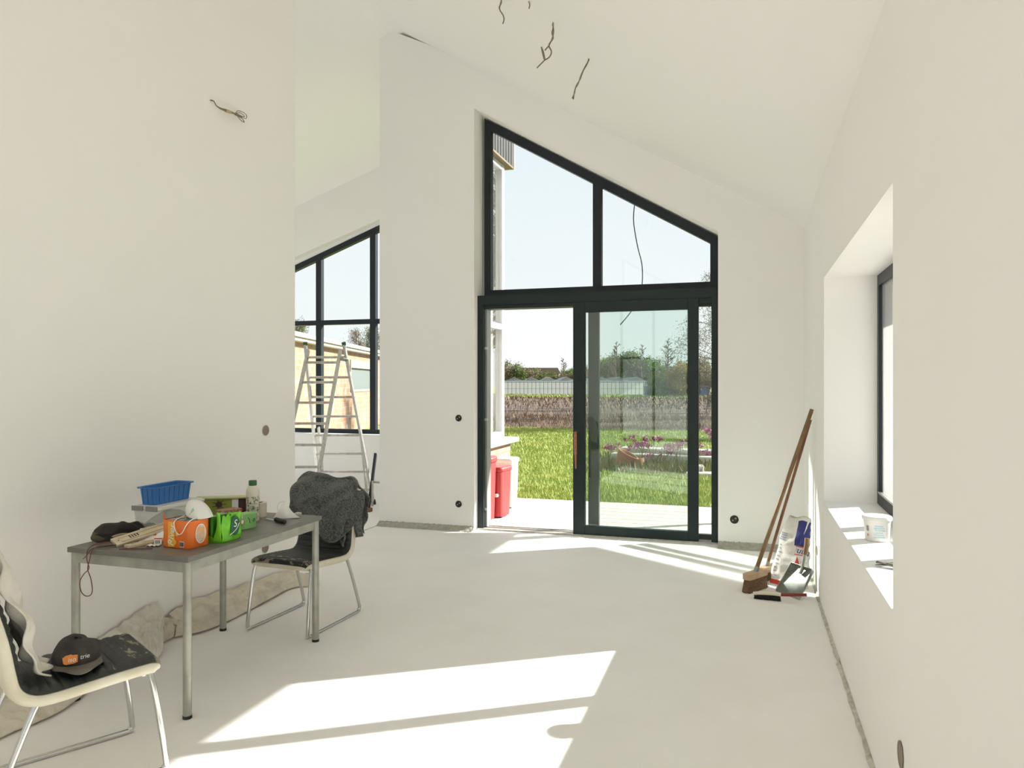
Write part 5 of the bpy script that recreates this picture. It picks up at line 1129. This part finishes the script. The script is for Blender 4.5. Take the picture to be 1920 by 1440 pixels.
# garden bed with flowers, stones and a pot
def stone(loc, s, rz, label):
    b = MB(); b.box(-s[0], s[0], -s[1], s[1], 0, s[2]); o = b.build('stone_slab', M['stone'], smooth=False, bevel=0.02); o.location = loc; o.rotation_euler.z = rz
    return tag(o, label, 'stone slab')
stone((-1.50, 13.9, 0.02), (0.95, 0.12, 0.16), math.radians(-8), 'long low stone slab behind the pink flowers')
stone((-1.35, 14.75, -0.03), (1.05, 0.16, 0.25), math.radians(-6), 'second stone slab farther back in the flower bed')
stone((-0.80, 12.75, -0.03), (0.10, 0.14, 0.16), 0.1, 'short square stone block at the bed corner by the right door stile')
stone((-0.42, 12.55, -0.03), (0.55, 0.16, 0.07), 0.0, 'flat pale stone in front of the square block')
pot = thing('terracotta_pot', 'rusty brown tilted pot among the bed plants', 'pot', (-2.12, 13.1, -0.03))
Tt = Matrix.Rotation(math.radians(28), 4, 'Y')
MB().lathe([(0, 0.0), (0.13, 0.0), (0.19, 0.24), (0.20, 0.27), (0.17, 0.27), (0.15, 0.22), (0, 0.2)], (0, 0, 0.05), 24, Tt).build('pot_body', M['terracotta'], pot)
MB().lathe([(0.0, 0), (0.11, 0), (0.15, 0.16), (0.12, 0.16), (0, 0.14)], (0.30, 0.05, 0.02), 20, Matrix.Rotation(math.radians(-20), 4, 'Y')).build('broken_rim', M['terracotta'], pot)
ORD = ['first', 'second', 'third', 'fourth', 'fifth', 'sixth', 'seventh', 'eighth', 'ninth', 'tenth', 'eleventh', 'twelfth', 'thirteenth', 'fourteenth', 'fifteenth', 'sixteenth', 'seventeenth', 'last']
def flower(loc, h, sc, label, seed):
    rnd = random.Random(seed); o = thing('flower_plant', label, 'flower', loc, 0, 'pink flowers in the garden bed')
    b = MB(); heads = []
    for i in range(4):
        a = rnd.uniform(0, 2 * PI); p = Vector((0.10 * sc * math.cos(a), 0.10 * sc * math.sin(a), h * rnd.uniform(0.75, 1))); heads.append(p)
        b.tube(smoothpath([(0, 0, 0), (p.x * 0.4, p.y * 0.4, p.z * 0.55), p], 3), 0.006, 5)
    b.build('stem', M['plantgreen'], o)
    b = MB()
    for p in heads:
        for k in range(26):
            d = Vector((rnd.gauss(0, 1), rnd.gauss(0, 1), rnd.gauss(0, 0.8))).normalized() * rnd.uniform(0.01, 0.055) * sc; q = p + d; r = 0.016 * sc
            n_ = Vector((rnd.gauss(0, 1), rnd.gauss(0, 1), rnd.gauss(0, 1))).normalized(); u_ = n_.orthogonal().normalized() * r; v_ = n_.cross(u_)
            b.add([q - u_, q + v_, q + u_, q - v_], [(0, 1, 2, 3)])
    b.build('blossom', M['pink'], o, smooth=False)
    b = MB()
    for k in range(16):
        a = rnd.uniform(0, 2 * PI); L_ = rnd.uniform(0.08, 0.16) * sc; q = Vector((L_ * math.cos(a), L_ * math.sin(a), rnd.uniform(0.03, 0.12))); w_ = Vector((-math.sin(a), math.cos(a), 0)) * 0.035 * sc
        b.add([(0, 0, 0.01), q * 0.6 + w_, q, q * 0.6 - w_], [(0, 1, 2, 3)])
    b.build('leaf', M['plantgreen'], o, smooth=False)
for i, (x, y, h, sc) in enumerate(sorted([(-2.45, 14.3, .34, 1.1), (-2.30, 15.2, .45, 1.1), (-2.05, 14.0, .36, 1), (-1.98, 14.6, .40, 1), (-1.85, 13.8, .42, 1.2), (-1.72, 14.3, .50, 1.4), (-1.62, 13.7, .25, 1.0), (-1.45, 13.6, .36, 1.2), (-1.30, 13.9, .42, 1.2), (-1.18, 13.7, .48, 1.4), (-1.05, 13.9, .46, 1.3), (-0.98, 14.4, .42, 1.2), (-0.72, 13.9, .30, 1.1), (-0.62, 14.2, .66, 1.6), (-0.50, 14.2, .62, 1.5), (-0.36, 14.3, .56, 1.4), (-0.22, 14.6, .74, 1.3), (-2.6, 14.7, .28, 1.0)], key=lambda q: (q[0] * 0.954 + q[1] * 0.3) / (q[1] * 0.954 - q[0] * 0.3))):
    flower((x, y, -0.03), h, sc, ('tall ' if h > 0.5 else 'low ' if h < 0.37 else '') + 'pink flower clump in the garden bed, %s from the left' % ORD[i], i)
def bedplants():
    rnd = random.Random(11); vs = []; fs = []
    for i in range(2600):
        x = rnd.uniform(-2.7, 0.3); y = rnd.uniform(12.6, 14.9); h = rnd.uniform(0.03, 0.20); a = rnd.uniform(0, PI); w_ = rnd.uniform(.01, .03)
        o = len(vs); dx, dy = math.cos(a) * w_, math.sin(a) * w_; lx, ly = rnd.uniform(-.08, .08), rnd.uniform(-.08, .08)
        vs += [(x - dx, y - dy, -0.03), (x + dx, y + dy, -0.03), (x + lx + dx * .6, y + ly, h * .7), (x + lx * 1.4, y + ly * 1.4, h)]; fs.append((o, o + 1, o + 2, o + 3))
    b = MB(); b.v = vs; b.f = fs; b.mi = [0] * len(fs); return tag(b.build('bed_plants', M['plantgreen'], smooth=False), 'low leafy plants filling the garden bed', 'plants', kind='stuff')
bedplants()

# greenhouse
gh_ = thing('greenhouse', 'long pale glass greenhouse with a zigzag roof beyond the field', 'greenhouse', (*cam_xy(0, 125), -0.72), YAW)
b = MB(); gx0, gx1 = -6, 22.4; b.add([(gx0, 0, 0), (gx1, 0, 0), (gx1, 0, 2.35), (gx0, 0, 2.35)], [(0, 1, 2, 3)]); b.build('glass_wall', M['greenglass'], gh_, smooth=False)
b = MB()
x = gx0
while x < gx1: b.box(x - 0.035, x + 0.035, -0.05, 0, 0, 2.35); x += 0.665
b.box(gx0, gx1, -0.06, 0, 1.15, 1.2); b.build('mullions', M['greenhouse_bar'], gh_, smooth=False)
b = MB(); b.box(gx0, gx1 + 0.2, -0.25, 0.05, 2.30, 2.47); b.box(gx1, gx1 + 0.2, -0.25, 0.1, 0, 2.4); b.build('gutter', M['greenhouse_gutter'], gh_, smooth=False)
b = MB(); x = gx1
while x > gx0:
    b.add([(x - 2.94, 0, 2.47), (x - 1.47, 0, 3.15), (x, 0, 2.47), (x - 2.94, 16, 2.47), (x - 1.47, 16, 3.15), (x, 16, 2.47)], [(0, 2, 1), (0, 1, 4, 3), (1, 2, 5, 4)]); x -= 2.94
b.build('zigzag_roof', M['greenhouse_roof'], gh_, smooth=False)
b = MB(); b.box(gx0, gx1, -0.4, -0.1, -0.02, 0.16); b.build('dark_base', M['black'], gh_, smooth=False)
bs = thing('blue_shed', 'low blue sheeted tank right of the greenhouse', 'shed', (*cam_xy(0, 110), -0.72), YAW)
MB().box(19.9, 29, 0, 3, 0, 1.55).build('sheet_wall', M['blueshed'], bs, smooth=False)
MB().box(19.8, 29.1, -0.1, 3.1, 1.55, 1.68).build('rim', M['greenhouse_bar'], bs, smooth=False)
fh = thing('distant_building', 'long low brown roofed building behind the greenhouse', 'building', (*cam_xy(0, 200), -1.2), YAW)
MB().box(-2, 12.5, 0, 8, 0, 5.0).build('wall', M['farhouse'], fh, smooth=False); MB().prism([(-2.5, 5.0), (13, 5.0), (12.2, 6.6), (-1.7, 6.6)], -0.5, 8.5, 'Y').build('roof', M['farhouse'], fh, smooth=False)
fh = thing('distant_house', 'small orange brick house at the far right behind the trees', 'building', (*cam_xy(0, 172), -1.2), YAW)
MB().box(34, 44, 0, 8, 0, 3.4).build('wall', M['fartile'], fh, smooth=False); MB().prism([(33.5, 3.4), (44.5, 3.4), (39, 6.6)], -0.4, 8.4, 'Y').build('roof', M['farhouse'], fh, smooth=False)

# trees
def tree_mesh(kind, h, seed):
    rnd = random.Random(seed); b = MB(); tips = []
    G = rnd.gauss
    def twig(p, d, L_, r, lev, droop=0.0):
        pts = [p]; q = p; dd = d.normalized()
        for i in range(4):
            dd = (dd + Vector((G(0, .14), G(0, .14), G(0.02, .08) - droop))).normalized(); q = q + dd * L_ / 4; pts.append(q)
        b.tube(pts, r, 4 if lev < 1 else 3, cap=False, taper=r * 0.4)
        if lev >= 2: tips.append(q); tips.append(pts[2]); return
        for i in range(7 if lev == 0 else 4):
            k = rnd.uniform(0.25, 0.98); j = min(3, int(k * 4)); s_ = pts[j].lerp(pts[j + 1], k * 4 - j)
            side = Vector((G(0, 1), G(0, 1), G(0.3, 0.6))).normalized()
            twig(s_, dd * 0.8 + side * 0.8, L_ * rnd.uniform(0.35, 0.55), r * 0.5, lev + 1, droop * 1.6)
        tips.append(q)
    if kind in ('upright', 'weeping'):
        tr = [Vector((0, 0, 0))]
        for i in range(8): tr.append(tr[-1] + Vector((G(0, .012) * h, G(0, .012) * h, h / 8)))
        b.tube(tr, h * 0.017, 6, cap=False, taper=h * 0.003)
        n_ = 30 if kind == 'upright' else 34
        for i in range(n_):
            k = 0.22 + 0.76 * (i + rnd.random()) / n_; j = min(7, int(k * 8)); p = tr[j].lerp(tr[j + 1], k * 8 - j); a = rnd.uniform(0, 2 * PI)
            L_ = h * (0.26 if kind == 'upright' else 0.34) * (1.05 - k) ** 0.7 * rnd.uniform(0.7, 1.1)
            twig(p, Vector((math.cos(a), math.sin(a), 0.75 if kind == 'upright' else 0.5)), L_, h * (0.0080 if kind == 'upright' else 0.0030), 0, 0.0 if kind == 'upright' else 0.09)
    else:
        for i in range(5):
            a = rnd.uniform(0, 2 * PI); p = Vector((0.16 * h * math.cos(a), 0.16 * h * math.sin(a), 0)); top = Vector((0.26 * h * math.cos(a) * rnd.random(), 0.26 * h * math.sin(a) * rnd.random(), h * rnd.uniform(.6, .85)))
            pts = [p.lerp(top, t) + Vector((G(0, .02) * h, G(0, .02) * h, 0)) for t in (0, .25, .5, .75, 1)]; b.tube(pts, h * 0.009, 4, cap=False, taper=h * 0.003)
            for m_ in range(9):
                k = rnd.uniform(0.15, 1); j = min(3, int(k * 4)); s_ = pts[j].lerp(pts[j + 1], k * 4 - j); aa = rnd.uniform(0, 2 * PI)
                twig(s_, Vector((math.cos(aa), math.sin(aa), 0.5)), h * rnd.uniform(0.16, 0.28), h * 0.003, 0)
    return b, tips, rnd
def foliage(tips, rnd, n_, ls, jit, droop=0):
    b = MB(); vs = []; fs = []
    for p in tips:
        for k in range(n_):
            q = p + Vector((rnd.gauss(0, jit), rnd.gauss(0, jit), rnd.gauss(0, jit) - abs(rnd.gauss(0, droop)))); nr = Vector((rnd.gauss(0, 1), rnd.gauss(0, 1), rnd.gauss(0, 1))).normalized(); u_ = nr.orthogonal().normalized() * ls; v_ = nr.cross(u_)
            q.z = max(q.z, ls); o = len(vs); vs += [tuple(q - u_), tuple(q + v_), tuple(q + u_)]; fs.append((o, o + 1, o + 2))
    b.v = vs; b.f = fs; b.mi = [0] * len(fs); return b
def tree(name, label, loc, h, kind, fm, seed, leaves=6, ls=0.12, jit=0.3, bark='bark', group=None, droop=0):
    o = thing(name, label, 'tree', loc, 0, group)
    b, tips, rnd = tree_mesh(kind, h, seed); b.build('trunk_and_branches', M[bark], o, angle=80)
    if leaves: foliage(tips, rnd, leaves, ls, jit, droop).build('foliage', M[fm], o, smooth=False)
    return o
def copy_tree(src, loc, sc, rz, label):
    c = src.copy(); COL.objects.link(c); c.location = loc; c.scale = (sc[0], sc[0], sc[1]); c.rotation_euler.z = rz; c['label'] = label
    for ch in list(src.children):
        d = ch.copy(); COL.objects.link(d); d.parent = c
    return c
def at(px, Z, z=-1.0): return (*cam_xy((px - 960) / 1404 * Z, Z), z)
def row(specs, protos, Z, dz, label, group, lean=0.12):
    made = {}
    for i, (px, sc, k) in enumerate(specs):
        lb = label % ORD[i]; loc = at(px, Z + (i % 3) * dz)
        if k not in made:
            fm, seed, h, lv, ls, jit = protos[k]; o = tree('hedge_tree', lb, loc, h, 'bushy', fm, seed, lv, ls, jit, group=group); o.scale = (sc, sc, sc); made[k] = o
        else: copy_tree(made[k], loc, (sc, sc), i * 1.3, lb)
row([(944, 1.05, 'a'), (953, 1.0, 'b'), (963, .8, 'c'), (976, .92, 'b'), (990, .88, 'a'), (1003, .85, 'c'), (1016, .66, 'b'), (1029, .55, 'c'), (1042, .62, 'b'), (1056, .74, 'a'), (1068, .86, 'c'), (1084, .9, 'b'), (1098, .9, 'a')],
    {'a': ('fol_brown', 21, 7.0, 3, 0.16, 0.35), 'b': ('fol_olive', 22, 7.0, 4, 0.18, 0.4), 'c': ('fol_green', 23, 7.0, 4, 0.18, 0.4)}, 178, 4,
    'leafing hedgerow tree over the greenhouse roof, %s from the left', 'hedgerow trees beyond the greenhouse')
row([(1124, .80, 'a'), (1140, .88, 'b'), (1156, .92, 'a'), (1172, .98, 'a'), (1186, 1.02, 'b'), (1199, .86, 'a'), (1213, .86, 'b'), (1228, .84, 'b'), (1243, .70, 'a'), (1262, .66, 'b'), (1284, .72, 'a'), (1322, .8, 'b')],
    {'a': ('fol_olive', 41, 8.6, 5, 0.19, 0.42), 'b': ('fol_green', 42, 8.6, 5, 0.19, 0.42)}, 146, 4,
    'green bushy tree behind the door glass, %s from the left', 'bushy trees seen through the sliding leaf')
tree('bare_tree', 'fine bare tree left of the sliding door stile, above the greenhouse', at(1056, 175), 8.2, 'upright', 'fol_brown', 31, 0, 0.08, 0.3)
tree('bare_tree', 'tall slender bare tree rising between the bushes behind the glass', at(1249, 120), 9.4, 'upright', 'fol_brown', 52, 0)
tree('bare_tree', 'thin bare tree over the greenhouse end, left of the tall slender one', at(1157, 140), 10.0, 'upright', 'fol_olive', 53, 0, 0.07, 0.3)
tree('bare_tree', 'bare twiggy tree above the bushes in the middle of the glass', at(1203, 140), 9.6, 'upright', 'fol_brown', 54, 0, 0.07, 0.3)
tree('yellow_bush', 'yellow ochre bush beside the slender bare tree', at(1272, 105), 5.6, 'bushy', 'fol_yellow', 55, 6, 0.13, 0.3)
tree('dark_bush', 'small dark green bush standing at the blue tank side', at(1229, 104), 3.4, 'bushy', 'fol_green', 56, 6, 0.10, 0.2)
tree('birch_tree', 'large drooping birch at the right edge of the door glass', at(1350, 46, -0.4), 9.6, 'weeping', 'fol_olive', 61, 4, 0.045, 0.16, bark='bark_pale', droop=0.45)
tree('shrub', 'brown leafless shrub at the foot of the birch', at(1338, 40, -0.3), 3.2, 'bushy', 'fol_brown', 62, 3, 0.04, 0.15)
tree('bare_tree', 'bare tree above the brick building roof seen through the left window', at(662, 60, 0), 5.6, 'upright', 'fol_brown', 71, 2, 0.05, 0.2)
tree('olive_tree', 'pale leafing tree above the brick roof at the left window edge', at(566, 60, 0), 6.2, 'upright', 'fol_olive', 72, 4, 0.06, 0.25)
tree('olive_tree', 'pale leafing tree above the brick roof beside the right window mullion', at(702, 62, 0), 5.8, 'upright', 'fol_olive', 73, 4, 0.06, 0.25)
tree('tall_tree', 'tall bare tree in the garden mirrored in the wing glazing', (7.6, 40.0, -0.3), 15.0, 'upright', 'fol_brown', 81, 2, 0.08, 0.3)
tree('tall_tree', 'second tall bare tree in the garden mirrored in the wing glazing', (4.6, 30.0, -0.2), 11.0, 'upright', 'fol_brown', 82, 2, 0.07, 0.3)
tree('garden_bush', 'round green garden bush mirrored low in the wing glazing', (3.0, 22.0, -0.03), 2.6, 'bushy', 'fol_green', 83, 8, 0.06, 0.15)

# brick building beyond the left room
bl = thing('brick_building', 'old orange brick outbuilding seen through the left window', 'building', (-9.79, 14.74, -0.06), math.atan2(0.305, 1.0))
b = MB(); wy0, wy1, wz0, wz1 = 5.5, 8.75, 1.35, 2.0
b.box(-6, 0, -4, wy0, 0, 2.56); b.box(-6, 0, wy1, 16, 0, 2.56); b.box(-6, 0, wy0, wy1, 0, wz0); b.box(-6, 0, wy0, wy1, wz1, 2.56); b.build('brick_wall', M['brick'], bl, smooth=False)
b = MB(); b.box(-6.2, 0.28, -4.2, 16.2, 2.56, 2.66); b.mat(1); b.box(-6.2, 0.22, -4.2, 16.2, 2.48, 2.56); b.build('flat_roof', [M['stone'], M['aludull']], bl, smooth=False)
f = MB(); f.box(-0.12, 0.03, wy0 - 0.06, wy0, wz0 - 0.08, wz1 + .25); f.box(-0.12, 0.03, wy0, wy1, wz0 - 0.08, wz0); f.box(-0.12, 0.03, wy0, wy1, wz1, wz1 + .25)
f = f.build('window', mat('dirty_render', (0.36, 0.34, 0.30), 0.9, col2=(0.26, 0.24, 0.21), vscale=3), bl, smooth=False); MB().box(-0.1, -0.06, wy0, wy1, wz0, wz1).build('pane', mat('grey_pane', (0.20, 0.23, 0.22), 0.3), f, smooth=False)

print('scene built', len(bpy.data.objects))
